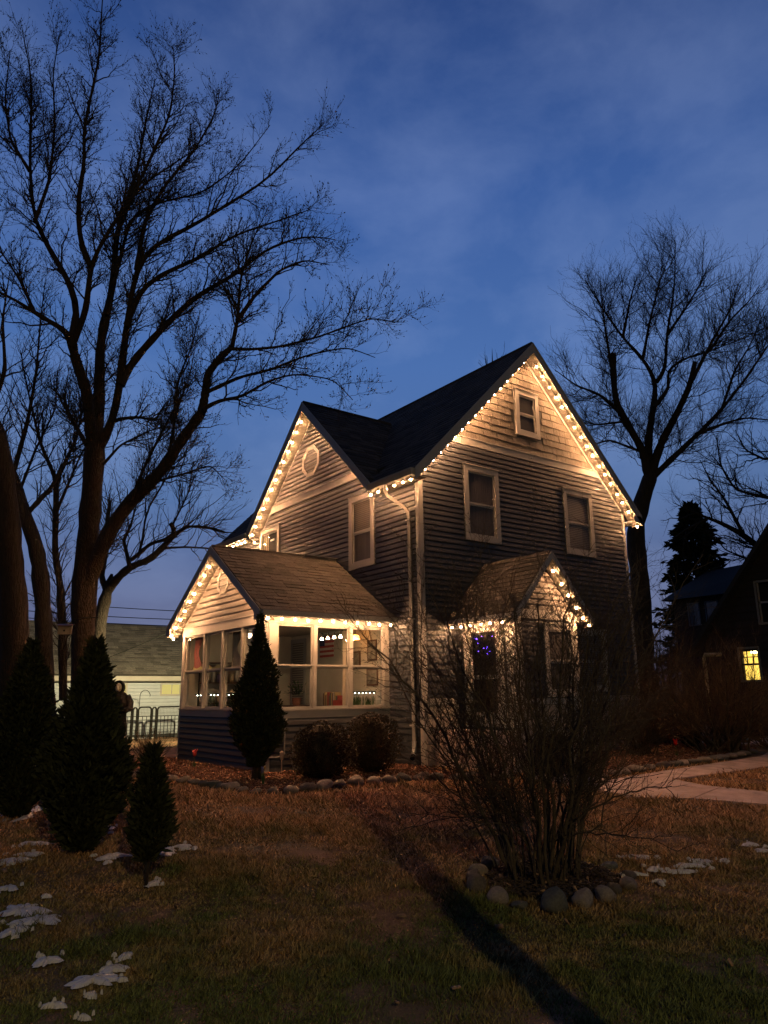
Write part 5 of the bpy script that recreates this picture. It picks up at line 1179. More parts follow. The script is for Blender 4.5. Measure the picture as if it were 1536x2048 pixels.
evergreen(-7.23, -.62, [(.10, .03), (.24, .25), (.36, .8), (.31, 1.2), (.18, 1.7), (.02, 2.2)], 10000, .09, 'dark evergreen at the left edge behind the tallest cone', seed=32)
evergreen(-7.0, -4.75, [(.03, .20), (.09, .28), (.145, .40), (.145, .52), (.09, .78), (.05, .98), (.012, 1.12)], 4200, .075, 'smallest young evergreen with a bare stem in the lawn', trunk=(.45, .014), seed=33, core=False)
evergreen(-3.45, .22, [(.10, .22), (.14, .38), (.29, .52), (.37, .75), (.35, 1.15), (.26, 1.65), (.14, 2.1), (.06, 2.3), (.035, 2.45), (.015, 2.72)], 17000, .075, 'pointed arborvitae standing in front of the sunroom corner', trunk=(.4, .075), seed=34, name='arborvitae')
def boxball(x, y, r_, h, label, seed, n=9000, mat='boxwood'):
    return evergreen(x, y, [(.20*r_, .03), (.75*r_, .10), (r_, h*.35), (r_*.97, h*.6), (r_*.75, h*.85), (r_*.35, h*.97), (.02, h)], n, .045, label, mat, (.12, .03), 'boxwood_shrub', seed, 'shrub', 'clipped shrubs before the sunroom', .6, True, .15)
boxball(-2.58, -.42, .46, .93, 'clipped brown shrub under the middle long window', 41)
boxball(-1.42, -.22, .46, 1.04, 'taller clipped brown shrub under the window nearest the downspout', 42)
boxball(.45, -2.75, .32, .72, 'small dark clipped shrub beside the entry stoop', 43, 5000)
# spruce far right
def spruce():
    rs = np.random.RandomState(51); r = empty('spruce', (25.5, 8.9, 0), 'dark layered spruce silhouette between the houses', 'tree')
    MB().tube([(0, 0, -.1), (0, 0, 10.6)], [.25, .04], 8).build('trunk', M['bark'], r)
    n = 9000; t = rs.rand(n); z = 2.5+8.2*t**1.0; lay = np.abs(((z*1.25) % 1)-.5)*2; rad = (1-t)**.62*2.6*(.55+.45*lay)*rs.rand(n)**.5*(1+.25*np.sin(np.floor(z*1.25)*2.4))
    az = rs.rand(n)*6.283; p = np.stack([rad*np.cos(az), rad*np.sin(az), z-rad*.12], 1); d = np.stack([np.cos(az), np.sin(az), -.15+.3*rs.randn(n)], 1)+rs.randn(n, 3)*.3
    s = np.cross(d, rs.randn(n, 3)); s /= np.linalg.norm(s, axis=1, keepdims=True); d /= np.linalg.norm(d, axis=1, keepdims=True); L_ = (.25+.25*rs.rand(n))[:, None]
    V = np.stack([p, p+d*L_*.5+s*L_*.2, p+d*L_, p+d*L_*.5-s*L_*.2], 1).reshape(-1, 3)
    link('foliage', np_mesh('foliage', V, np.arange(4*n).reshape(-1, 4), None, M['ever']), r)
spruce()

# ------------------------------------------------------------------ the many-stemmed bush
def bush():
    rs = np.random.RandomState(61); bx, by = -4.17, -6.60; g = gz(bx, by)-.02
    r = empty('multi_stem_bush', (bx, by, g), 'big leafless many-stemmed bush in the ring of stones', 'bush')
    n = 44; K = 14; s = np.linspace(0, 1, K)[None, :, None]
    az = rs.rand(n)*2*np.pi; tilt = np.radians(2+25*rs.rand(n)); ln = np.where(tilt < .35, 2.0+.9*rs.rand(n), 1.6+1.0*rs.rand(n))
    D = np.stack([np.cos(az)*np.sin(tilt), np.sin(az)*np.sin(tilt), np.cos(tilt)], 1)
    q_ = .34*np.sqrt(rs.rand(n)); p0 = np.stack([q_*np.cos(az), q_*np.sin(az), np.full(n, -.05)], 1)
    P = p0[:, None]+ln[:, None, None]*(D[:, None]*s+np.stack([np.cos(az)*.40*rs.rand(n), np.sin(az)*.40*rs.rand(n), np.zeros(n)], 1)[:, None]*s**2)+np.concatenate([np.zeros((n, 1, 3)), np.cumsum(rs.randn(n, K-1, 3)*.027, 1)], 1)
    r0 = .007+.015*rs.rand(n)**1.6
    R = np.linspace(1, .28, K)[None]*r0[:, None]
    for i in range(n):
        v, q = tubes(P[i:i+1], R[i:i+1], 7); link('stem', np_mesh('stem', v, q, None, M['stem'], True), r)
    # low arching shoots sweeping outward and drooping
    m = 8; az2 = rs.rand(m)*2*np.pi; t2 = np.radians(48+24*rs.rand(m)); l2 = 1.1+.7*rs.rand(m)
    D2 = np.stack([np.cos(az2)*np.sin(t2), np.sin(az2)*np.sin(t2), np.cos(t2)], 1)
    P2 = np.stack([.2*np.cos(az2), .2*np.sin(az2), .15+.5*rs.rand(m)], 1)[:, None]+l2[:, None, None]*(D2[:, None]*s+np.array([0, 0, -.28])*s**2)+np.concatenate([np.zeros((m, 1, 3)), np.cumsum(rs.randn(m, K-1, 3)*.010, 1)], 1)
    R2 = np.linspace(1, .3, K)[None]*(.006+.005*rs.rand(m))[:, None]
    # whippy upright shoots
    w = 44; i0 = rs.randint(0, n, w); k0 = rs.randint(3, 9, w); pw = P[i0, k0]; lw = 1.0+1.1*rs.rand(w)
    dw = np.stack([.16*rs.randn(w), .16*rs.randn(w), np.ones(w)], 1)
    P3 = pw[:, None]+lw[:, None, None]*(dw[:, None]*s)+np.concatenate([np.zeros((w, 1, 3)), np.cumsum(rs.randn(w, K-1, 3)*.006, 1)], 1)
    R3 = np.linspace(1, .35, K)[None]*(.0045+.002*rs.rand(w))[:, None]
    parts = [tubes(P2, R2, 5), tubes(P3, R3, 4)]; tw = []
    for (p, q, sp, t0) in ((P, R, .068, .22), (P2, R2, .08, .25), (P3, R3, .12, .3)):
        a, b = kids(p, q, sp, .25, .85, 48, .22, 7, .0045, rs, t0, rmin=.0026, wob=.16)
        c, d = kids(a, b, .10, .08, .34, 42, .25, 4, .0024, rs, .15, rmin=.0012)
        parts += [tubes(a, b, 4), tubes(c, d, 3)]; tw += [a, c]
    v, q = join(parts); link('twigs', np_mesh('twigs', v, q, None, M['stem']), r)
    v, f = join([buds(a, None, 1, .006, rs) for a in tw]); o = link('buds', np_mesh('buds', v, None, f, M['twig']), r); o['kind'] = 'stuff'
bush()

# ------------------------------------------------------------------ stones
def rock_mesh(seed, sub=3):
    bm = bmesh.new(); bmesh.ops.create_icosphere(bm, subdivisions=sub, radius=1); rs = np.random.RandomState(seed)
    ds = rs.randn(7, 3); ds /= np.linalg.norm(ds, axis=1, keepdims=True); hs = .58+.28*rs.rand(7)
    from mathutils import noise
    for v in bm.verts:
        p = np.array(v.co)
        for d, h in zip(ds, hs):
            k = p@d
            if k > h: p = p-d*(k-h)*.92
        v.co = Vector(p)*(1+.07*noise.noise(Vector(p)*1.7+Vector((seed*3.1, 0, 0)))+.025*noise.noise(Vector(p)*5))
    me = bpy.data.meshes.new('stone'); bm.to_mesh(me); bm.free(); me.shade_smooth(); return me
ROCK = [rock_mesh(i) for i in range(6)]
for i, m in enumerate(ROCK): m.materials.append(M['rock'] if i < 4 else M['rock_grey'])
def stone(x, y, sx, sy, sz, label, group, k=None, rz=None, sink=.3, name='stone'):
    o = link(name, ROCK[rnd.randrange(6) if k is None else k]); o.scale = (sx, sy, sz); o.rotation_euler = (rnd.uniform(-.15, .15), rnd.uniform(-.15, .15), rnd.uniform(0, 6.28) if rz is None else rz)
    o.location = (x, y, gz(x, y)+sz*(1-sink)); return tag(o, label, 'stone', group)
RG = 'stones ringing the bush'
ring = [(-4.86, -6.52, .125, .105, .13, 'tall rounded stone at the left end of the ring', 0), (-4.93, -6.83, .135, .105, .105, 'pale egg-shaped stone, second from the left of the ring', 1),
        (-4.90, -7.03, .10, .085, .055, 'flat low stone between the egg-shaped and the big grey stone', 5), (-4.72, -7.22, .165, .13, .155, 'biggest grey-green boulder at the front of the ring', 4),
        (-4.48, -7.30, .125, .11, .135, 'peaked triangular stone right of the big grey boulder', 2), (-4.22, -7.30, .125, .11, .11, 'whitish round stone right of the peaked stone', 3),
        (-4.00, -7.22, .085, .08, .085, 'small round stone near the right end of the ring', 0), (-3.78, -7.20, .145, .09, .085, 'slanting long stone at the right end of the ring', 1),
        (-4.70, -6.32, .10, .09, .10, 'reddish stone behind the left end of the ring', 2), (-4.52, -6.18, .12, .10, .08, 'brown stone behind the bush stems at left', 3),
        (-4.28, -6.08, .11, .09, .09, 'bluish stone at the back of the ring', 4), (-4.76, -6.62, .06, .05, .04, 'tiny pinkish stone inside the ring', 0),
        (-3.45, -6.75, .14, .10, .07, 'low dark stone at the back right of the ring', 5), (-3.52, -7.02, .10, .08, .06, 'half-buried stone behind the slanting one', 1)]
for (x, y, a, b, c, l, k) in ring: stone(x, y, a*.80, b*.80, c*.72, l, RG, k, sink=.6)
BED = [(-5.05, 2.9), (-4.85, 2.1), (-4.62, 1.45), (-4.5, .85), (-4.42, .25), (-4.38, -.35), (-4.33, -.95), (-4.25, -1.42), (-3.95, -1.62), (-3.55, -1.60), (-3.1, -1.55), (-2.65, -1.47), (-2.2, -1.52), (-1.75, -1.62), (-1.25, -1.80), (-.7, -2.05), (-.2, -2.4)]
def polyline(P, step, jitter=0):
    out = []; d = 0
    for a, b in zip(P[:-1], P[1:]):
        a, b = Vector(a), Vector(b); L_ = (b-a).length
        while d < L_: out.append(a+(b-a)*(d/L_)); d += step*rnd.uniform(.8, 1.25)
        d -= L_
    return out
for i, p in enumerate(polyline(BED, .27)):
    s = rnd.uniform(.075, .125)
    stone(p.x, p.y, s*1.25, s, s*.72, 'rounded field stone in the row edging the sunroom flower bed', 'stones edging the sunroom flower bed', rz=rnd.uniform(-.4, .4))
WALKTOP = [(1.1, -3.25), (2.4, -3.05), (3.6, -2.95), (5.0, -2.9), (6.3, -2.72), (7.6, -2.45)]
for p in polyline(WALKTOP, .42):
    s = rnd.uniform(.09, .15); stone(p.x, p.y, s*1.4, s, s*.5, 'flat pinkish stone edging the bed along the front walk', 'stones along the front walk')

# ------------------------------------------------------------------ walkway
def strip(root, left, right, n, z=.02):
    def at(P, t):
        P = [Vector(p) for p in P]; seg = [(b-a).length for a, b in zip(P[:-1], P[1:])]; d = t*sum(seg)
        for a, b, s_ in zip(P[:-1], P[1:], seg):
            if d <= s_+1e-6: return a.lerp(b, min(1, d/s_))
            d -= s_
        return P[-1]
    for i in range(n):
        t0, t1 = (i+.008)/n, (i+.992)/n; k = MB(); K = 4; A, B = [], []
        for j in range(K+1): A.append(at(left, t0+(t1-t0)*j/K)); B.append(at(right, t0+(t1-t0)*j/K))
        ring_ = A+B[::-1]
        k.prism([(p.x, p.y, gz(p.x, p.y)-.06) for p in ring_], [(p.x, p.y, gz(p.x, p.y)+z) for p in ring_]).build('slab', M['concrete'], root)
wk = empty('walkway', (0, 0, 0)); wk['kind'] = 'structure'
strip(wk, [(.0, -2.45), (.0, -3.6)], [(.85, -2.45), (.95, -3.4)], 1)
strip(wk, [(-.25, -4.65), (.5, -5.15), (1.04, -5.96), (1.5, -6.9), (2.0, -8.6)], [(1.9, -4.0), (1.75, -4.6), (2.05, -5.45), (2.5, -6.5), (3.0, -8.2)], 5, .022)
strip(wk, [(.0, -3.62), (1.2, -3.45), (3.2, -3.28), (6.67, -3.02), (9, -2.2)], [(-.1, -4.6), (1.9, -3.98), (3.6, -4.03), (7.0, -3.9), (9.6, -3.2)], 7, .018)
dw = MB(); dw.prism([(9.8, -1.0, -.05), (14.2, .6, -.05), (14.2, -8, -.05), (10.6, -6, -.05)], [(9.8, -1.0, .012), (14.2, .6, .012), (14.2, -8, .012), (10.6, -6, .012)]); o = dw.build('driveway', M['concrete']); tag(o, kind='structure')

# ------------------------------------------------------------------ flower bed mulch
mul_m = material('wood mulch', (.105, .045, .024), .95, .45, 20, .9, 70)
bedpoly = [(-2.82, 5.8)]+[(-4.6, 5.6), (-5.0, 4.2)]+BED+[(.0, -2.45), (.85, -1.5), (-.45, -1.5), (0, 0), (0, 1.05), (-2.8, 1.05)]
me = MB(); me.add([(x, y, gz(x, y)+.018) for x, y in bedpoly], [tuple(range(len(bedpoly)))]); o = me.build('mulch_bed', mul_m); tag(o, kind='structure')
bed2 = [(.95, -2.2), (1.0, -3.2)]+WALKTOP+[(9.2, -1.6), (9.0, .6), (7.0, .5), (6.95, -.01), (2.75, -.01), (2.75, -1.62), (.95, -1.65)]
me = MB(); me.add([(x, y, gz(x, y)+.016) for x, y in bed2], [tuple(range(len(bed2)))]); o = me.build('mulch_bed', mul_m); tag(o, kind='structure')
ringc = [(-4.15+.62*math.cos(a), -6.72+.52*math.sin(a)) for a in np.linspace(0, 6.283, 25)[:-1]]
me = MB(); me.add([(x, y, gz(x, y)+.014) for x, y in ringc], [tuple(range(24))]); o = me.build('mulch_bed', material('dark mulch', (.035, .022, .013), .95, .4, 20, .9, 60)); tag(o, kind='structure')
def inpoly(X, Y, P):
    ins = np.zeros(len(X), bool); n = len(P)
    for i in range(n):
        (x1, y1), (x2, y2) = P[i], P[(i+1) % n]
        if y1 == y2: continue
        c = ((y1 > Y) != (y2 > Y)) & (X < (x2-x1)*(Y-y1)/(y2-y1)+x1); ins ^= c
    return ins
def chips(polys, n, size, mat, name, seed, flat=.5, aspect=2.4):
    rs = np.random.RandomState(seed); XY = []
    for P, k in zip(polys, n):
        a = np.array(P); lo, hi = a.min(0), a.max(0); q = lo+(hi-lo)*rs.rand(k*4, 2); q = q[inpoly(q[:, 0], q[:, 1], P)][:k]; XY.append(q)
    XY = np.concatenate(XY); m = len(XY); z = lawn_z(XY[:, 0], XY[:, 1])+.022+.015*rs.rand(m)
    c = np.stack([XY[:, 0], XY[:, 1], z], 1); d = rs.randn(m, 3)*np.array([1, 1, flat*.6]); d /= np.linalg.norm(d, axis=1, keepdims=True)
    s = np.cross(d, np.array([0, 0, 1.])+rs.randn(m, 3)*flat); s /= np.linalg.norm(s, axis=1, keepdims=True)
    L_ = size*(.5+rs.rand(m))[:, None]; w = L_/aspect; nn = np.cross(d, s)*.004
    t = np.stack([c-d*L_-s*w*.5, c+d*L_*.7-s*w, c+d*L_+s*w*.4, c-d*L_*.6+s*w], 1)
    V = np.concatenate([t, t-nn[:, None]*1.5], 1).reshape(-1, 3); b = np.arange(m)[:, None, None]*8
    F = np.array([(0, 1, 2, 3), (7, 6, 5, 4), (0, 4, 5, 1), (1, 5, 6, 2), (2, 6, 7, 3), (3, 7, 4, 0)])[None]
    o = link(name, np_mesh(name, V, (b+F).reshape(-1, 4), None, mat)); tag(o, kind='stuff')
chips([bedpoly, bed2], [9000, 5000], .026, material('mulch chip', (.150, .066, .036), .9, .3, 30, island=.55), 'mulch_chips', 71)
lawnbox = [(-10, -10), (3, -10), (8, -3), (3, -2.2), (-4.4, -1.8), (-5, 4), (-9, 4)]
chips([ringc], [1500], .022, material('dark mulch chip', (.050, .032, .020), .9, .3, 30, island=.5), 'mulch_chips', 73)
chips([bedpoly, bed2, ringc, lawnbox], [420, 420, 25, 140], .026, material('dead leaf', (.24, .145, .08), .85, .3, 20, island=.5), 'fallen_leaves', 72, .9, 1.7)

# ------------------------------------------------------------------ grass
def grass():
    rs = np.random.RandomState(81); cam = np.array([-9.41, -11.41]); n = 680000
    r = 2.2*np.exp(rs.rand(n)*np.log(17/2.2)); a = np.radians(53.3)+np.radians(33)*(2*rs.rand(n)-1)
    X = cam[0]+r*np.cos(a); Y = cam[1]+r*np.sin(a)
    keep = ~(inpoly(X, Y, bedpoly) | inpoly(X, Y, bed2) | inpoly(X, Y, ringc) | ((X > -2.8) & (X < 7) & (Y > 0)))
    for P in ([(.0, -2.4), (.95, -2.4), (1.2, -3.4), (6.67, -3.0), (9, -2.2), (9.6, -3.2), (7, -3.9), (3.6, -4.03), (1.9, -4.0), (1.75, -4.6), (2.05, -5.45), (2.5, -6.5), (3, -8.2), (2, -8.6), (1.5, -6.9), (1.04, -5.96), (.5, -5.15), (-.25, -4.65), (-.1, -3.6)],): keep &= ~inpoly(X, Y, P)
    # thin spots
    th = np.sin(X*1.7+.6*np.sin(Y*2.1))*np.sin(Y*1.5+X*.4)+.5*np.sin(X*4.1-Y*3.3)
    keep &= rs.rand(n) < np.clip(.85+.25*th, .55, 1)
    X, Y, r = X[keep], Y[keep], r[keep]; m = len(X)
    # clumps
    Z = lawn_z(X, Y)-.012
    h = (.016+.032*rs.rand(m)**2)*(1+.35*np.sin(X*3.1+Y*2.2)); az = rs.rand(m)*6.283; lean = .3+1.5*rs.rand(m)
    D = np.stack([np.cos(az)*lean, np.sin(az)*lean, np.ones(m)], 1)
    w = (.0024+.0020*rs.rand(m))*np.clip(r/4.0, .8, 3.2); s = np.stack([-np.sin(az+.5), np.cos(az+.5), np.zeros(m)], 1)*w[:, None]
    cl = np.sin(9*X+3*np.sin(4*Y))*np.sin(8*Y+2*np.sin(5*X))+.6*np.sin(23*X+2*np.sin(17*Y))*np.sin(21*Y); h *= np.clip(1+.55*cl, .35, 2)
    p = np.stack([X, Y, Z], 1); hm = np.clip(r/7, 1, 1.5)[:, None]
    V = np.stack([p-s, p+s, p+D*h[:, None]*hm], 1).reshape(-1, 3)
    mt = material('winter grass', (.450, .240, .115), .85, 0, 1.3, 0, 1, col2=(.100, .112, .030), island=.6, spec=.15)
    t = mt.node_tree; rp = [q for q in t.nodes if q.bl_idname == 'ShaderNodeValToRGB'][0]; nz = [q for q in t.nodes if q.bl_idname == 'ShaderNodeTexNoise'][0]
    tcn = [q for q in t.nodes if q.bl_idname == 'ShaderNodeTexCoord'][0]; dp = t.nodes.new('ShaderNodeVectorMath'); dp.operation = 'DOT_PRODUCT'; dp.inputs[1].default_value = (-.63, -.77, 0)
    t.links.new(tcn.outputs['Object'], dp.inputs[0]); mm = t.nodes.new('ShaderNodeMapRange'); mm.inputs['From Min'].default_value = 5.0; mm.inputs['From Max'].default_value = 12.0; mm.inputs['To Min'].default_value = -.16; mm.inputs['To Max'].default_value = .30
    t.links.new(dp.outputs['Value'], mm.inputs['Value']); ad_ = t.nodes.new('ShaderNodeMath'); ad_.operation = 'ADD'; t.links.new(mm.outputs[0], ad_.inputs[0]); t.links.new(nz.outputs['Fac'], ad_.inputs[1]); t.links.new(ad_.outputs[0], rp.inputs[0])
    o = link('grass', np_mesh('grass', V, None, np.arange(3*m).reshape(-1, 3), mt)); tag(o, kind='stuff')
grass()

# ------------------------------------------------------------------ snow remnants
def snow():
    V, F = [], []; rs = np.random.RandomState(91)
    def patch(x, y, rx, ry, rot=0, th=.028):
        n = 72; ph = rs.rand(5)*6.28; base = len(V); rings = ((0, 1.0), (.45, 1.0), (.8, .75), (1.0, .0))
        a = np.linspace(0, 2*np.pi, n, endpoint=False); rad = 1+.28*np.sin(2*a+ph[0])+.22*np.sin(3*a+ph[1])+.16*np.sin(5*a+ph[2])+.13*np.sin(9*a+ph[3])+.07*np.sin(15*a+ph[4])+.05*rs.randn(n)
        for k, (f, hh) in enumerate(rings):
            for i in range(n):
                ux, uy = rx*rad[i]*f*math.cos(a[i]), ry*rad[i]*f*math.sin(a[i]); X = x+ux*math.cos(rot)-uy*math.sin(rot); Y = y+ux*math.sin(rot)+uy*math.cos(rot)
                V.append((X, Y, gz(X, Y)+.004+th*hh*(1+.08*rs.randn()*(k < 3))+(.006 if k == 3 else 0)))
        for k in range(3):
            for i in range(n): F.append((base+k*n+i, base+k*n+(i+1) % n, base+(k+1)*n+(i+1) % n, base+(k+1)*n+i))
    R0 = -.64
    for (x, y, a, b) in SNOW:
        patch(x, y, a*.80, b*.80, R0+rs.uniform(-.3, .3))
        for _ in range(3):
            t_, q_ = rs.rand()*6.283, 1.0+.7*rs.rand(); f = .08+.14*rs.rand()
            patch(x+a*q_*math.cos(t_)*.8-b*q_*math.sin(t_)*.6*-1, y+b*q_*math.sin(t_)-a*q_*math.cos(t_)*.55, a*f, b*f*1.5, rs.rand()*3)
    mb = MB(); mb.v = V; mb.f = F; o = mb.build('snow', M['snow'], None, True); tag(o, kind='stuff')
SNOW = [(-7.95, -4.75, 0.184, 0.184), (-7.91, -5.07, 0.17, 0.143), (-8.1, -5.22, 0.092, 0.122), (-7.92, -4.03, 0.078, 0.1), (-7.69, -3.07, 0.212, 0.082), (-7.53, -2.93, 0.163, 0.073), (-8.05, -5.96, 0.078, 0.102), (-7.89, -6.46, 0.142, 0.124), (-7.76, -6.37, 0.092, 0.073), (-7.63, -6.2, 0.05, 0.063), (-7.98, -6.68, 0.042, 0.032), (-8.17, -6.7, 0.064, 0.041), (-8.09, -6.96, 0.036, 0.032), (-6.94, -4.75, 0.071, 0.073), (-6.93, -3.61, 0.177, 0.114), (-6.51, -3.74, 0.227, 0.162), (-6.27, -3.73, 0.078, 0.085), (-6.64, -2.36, 0.092, 0.168), (-7.06, -0.2, 0.23, 0.673), (-7.39, -2.47, 0.17, 0.082), (-2.91, -6.68, 0.13, 0.081), (-3.45, -7.01, 0.108, 0.05), (-3.14, -7.03, 0.081, 0.086), (-2.78, -7.12, 0.144, 0.081), (-2.52, -7.12, 0.108, 0.081), (-3.04, -7.21, 0.144, 0.058), (-3.47, -7.29, 0.05, 0.081), (-1.43, -7.01, 0.094, 0.081), (-2.31, -7.22, 0.058, 0.067), (-1.6, -7.22, 0.072, 0.067)]
SNOW += [(-.6, 14.9, .5, .12), (11.6, -2.6, .9, .25), (12.6, -1.6, 1.1, .2), (10.9, .2, .8, .2)]

snow()

# ------------------------------------------------------------------ small garden things
def tulip(x, y, h, col, label, leaves=True):
    r = empty('tulip_ornament', (x, y, gz(x, y)), label, 'garden ornament')
    MB().tube([(0, 0, 0), (.006, 0, h*.5), (0, 0, h)], .006, 6).build('stem', M['leafgreen'], r)
    g = material('tulip petal', col, .25, .2, 30, spec=.6, emit=col, estr=.0)
    for i in range(6):
        a = i*math.pi/3; k = MB(); vs = []
        for j, (rr, zz, w) in enumerate(((.008, 0, .006), (.035, .03, .026), (.040, .07, .026), (.046+(i % 2)*.012, .115, .012), (.056+(i % 2)*.018, .135, .002))):
            for s_ in (-1, 1): b = a+s_*w/max(rr, .02); vs.append((rr*math.cos(b), rr*math.sin(b), h+zz))
        k.add(vs, [(2*j, 2*j+1, 2*j+3, 2*j+2) for j in range(4)]).build('petal', g, r, True).modifiers.new('t', 'SOLIDIFY').thickness = .004
    if leaves:
        k = MB()
        for i in range(5):
            a = i*1.3; k.add([(.01*math.cos(a), .01*math.sin(a), 0), (.03*math.cos(a+.4), .03*math.sin(a+.4), .05), (.05*math.cos(a), .05*math.sin(a), .14), (.02*math.cos(a-.5), .02*math.sin(a-.5), .06)], [(0, 1, 2, 3)])
        k.build('leaves', M['leafgreen'], r)
tulip(-3.35, 3.05, .22, (.75, .10, .10), 'red glass tulip ornament before the sunroom gable wall')
tulip(5.18, -2.0, .24, (.80, .03, .02), 'bright red tulip ornament in the bed right of the bush')
tulip(7.44, -2.35, .22, (.12, .22, .34), 'blue-grey tulip ornament at the far end of the front walk')
def daffodil(x, y):
    r = empty('daffodil', (x, y, gz(x, y)), 'green daffodil clump with a yellow bud at the arborvitae foot', 'plant'); k = MB()
    for i in range(16):
        a = rnd.uniform(0, 6.28); l_ = rnd.uniform(.14, .24); t_ = rnd.uniform(.1, .4); w = .009; c, s_ = math.cos(a), math.sin(a)
        k.add([(-s_*w, c*w, 0), (s_*w, -c*w, 0), (c*t_*l_*.5+s_*w, s_*t_*l_*.5-c*w, l_*.6), (c*t_*l_*.5-s_*w, s_*t_*l_*.5+c*w, l_*.6), (c*t_*l_, s_*t_*l_, l_)], [(0, 1, 2, 3), (3, 2, 4)])
    k.build('leaves', M['leafgreen'], r)
    MB().tube([(0, 0, 0), (.01, 0, .24), (.0, -.03, .27)], .005, 5).build('stalk', M['leafgreen'], r); MB().lathe([(.004, 0), (.016, .02), (.020, .04), (.006, .05)], (0, -.04, .25), 8).build('bud', material('yellow bud', (.35, .22, .04), .6), r)
daffodil(-3.72, -.55)
sl = empty('stake_light', (-2.62, SY1-.22, 0), 'unlit bronze stake lamp by the base wall right of the arborvitae', 'garden lamp')
MB().tube([(0, 0, 0), (0, 0, .24)], .010, 6).build('stake', M['concrete'], sl); MB().lathe([(.022, .24), (.034, .27), (.036, .36), (.042, .365), (.03, .39), (.008, .40)], (0, 0, 0), 10).build('lantern', M['concrete'], sl)
gn = empty('garden_gnome', (-2.98, SY1-.10, 0), 'little blue ornament with tan top hidden behind the arborvitae trunk', 'garden ornament')
MB().lathe([(.055, 0), (.075, .06), (.065, .17), (.03, .20)], (0, 0, 0), 12).build('body', material('blue glaze', (.03, .05, .16), .4), gn, True); MB().lathe([(.03, .20), (.05, .24), (.045, .28), (.01, .40)], (0, 0, 0), 12).build('hat', material('tan glaze', (.35, .22, .12), .6), gn, True)
bl = empty('garden_ball', (7.77, -.75, 0), 'round black woven garden ball on a low foot in the right bed', 'garden ornament')
k = MB()
for i in range(9):
    a = math.pi*i/9; k.tube([(.27*math.cos(t_)*math.cos(a), .27*math.cos(t_)*math.sin(a), .32+.27*math.sin(t_)) for t_ in np.linspace(0, 2*math.pi, 25)], .012, 5, False)
for z in (-.15, 0, .15):
    q_ = math.sqrt(.27**2-z*z); k.tube([(q_*math.cos(t_), q_*math.sin(t_), .32+z) for t_ in np.linspace(0, 2*math.pi, 25)], .012, 5, False)
k.build('hoops', M['black'], bl); MB().lathe([(.25*math.sqrt(max(0.001, 1-(z/.25)**2)), .32+z) for z in np.linspace(-.249, .249, 11)], (0, 0, 0), 16).build('core', M['void'], bl, True); MB().lathe([(.12, 0), (.10, .06), (.08, .08)], (0, 0, 0), 12).build('foot', M['black'], bl)
bb = empty('bird_house', (-5.30, 5.85, 2.82), 'small tan board bird box hanging on the maple trunk', 'bird house', rz=-.5)
MB().box(-.14, .14, -.06, .06, -.10, .08).build('box', material('weathered pine', (.24, .20, .14), .8, .3, 12), bb); MB().hexa([(-.17, -.10, .07), (.17, -.10, .07), (.17, .08, .12), (-.17, .08, .12), (-.17, -.10, .09), (.17, -.10, .09), (.17, .08, .14), (-.17, .08, .14)]).build('lid', M['wood'], bb)
k = MB().tube([(0, -.062, -.02), (0, -.066, -.02)], .022, 10); k.build('entry_hole', M['void'], bb)
MB().tube([(0, .05, .1), (.25, .35, .30), (.55, .62, .34)], .012, 5).build('bracket', M['black'], bb)
# power lines
for (z0, z1, l) in ((6.9, 5.95, 'topmost power line crossing above the garage'), (6.25, 5.62, 'middle power line crossing above the garage'), (5.85, 5.30, 'lowest power line crossing above the garage')):
    a, b = Vector((-6, 36, z0+.5)), Vector((14, 22, z1-.2)); pts = [a.lerp(b, t_)-Vector((0, 0, .5*4*t_*(1-t_))) for t_ in np.linspace(0, 1, 17)]
    o = MB().tube(pts, .022, 5).build('power_line', M['wire']); tag(o, l, 'power line', 'power lines above the garage')
a, b = Vector((-.4, 9.0, 3.9)), Vector((-2.6, 15.0, 2.35)); o = MB().tube([a.lerp(b, t_)-Vector((0, 0, .12*4*t_*(1-t_))) for t_ in np.linspace(0, 1, 9)], .012, 5).build('service_wire', M['wire']); tag(o, 'thin wire slanting across the garage roof', 'wire')

# ------------------------------------------------------------------ neighbour houses
dark_brick = material('dark shingle wall', (.030, .024, .020), .85, .3, 6, .4, 20)
nb = empty('neighbour_house', (14.5, -1.6, 0), 'dark gabled neighbour house with one yellow lit window', 'house')
NX, NY0, NY1, NZE, NSL = 14.5, -5.9, 2.5, 3.0, 1.19
NYC = (NY0+NY1)/2; NZR = NZE+NSL*(NY1-NYC)
k = MB(); win = (.73, 1.32, 1.67, 2.64); win2 = (-.35, .50, 3.45, 4.72)
def gable_wall():
    # front sheet with two window openings made from strips
    def top(y): return NZE+NSL*(NY1-NYC)-NSL*abs(y-NYC)
    cuts = sorted({NY0, win2[0], win2[1], win[0], win[1], NYC, NY1})
    for a, b in zip(cuts[:-1], cuts[1:]):
        m = (a+b)/2; holes = [w for w in (win, win2) if w[0] <= m <= w[1]]; lo = -.1
        for h in sorted(holes, key=lambda w: w[2]): k.box(NX, NX+.2, a, b, lo, h[2]); lo = h[3]
        k.hexa([(NX, a, lo), (NX+.2, a, lo), (NX+.2, b, lo), (NX, b, lo), (NX, a, top(a)), (NX+.2, a, top(a)), (NX+.2, b, top(b)), (NX, b, top(b))])
gable_wall(); k.box(NX+.2, NX+8, NY1-.2, NY1, -.1, NZE); k.box(NX+.2, NX+8, NY0, NY0+.2, -.1, NZE)
nw = child(k, 'wall', dark_brick, nb)
PNW = PL('x', NX)
siding(nw, PNW, lambda z: (NY0, NY1) if z < NZE else ((NY0+(z-NZE)/NSL, NY1-(z-NZE)/NSL) if (z-NZE)/NSL < 4.1 else None), .3, 7.6, .25, [win, win2], dark_brick)
k = MB()
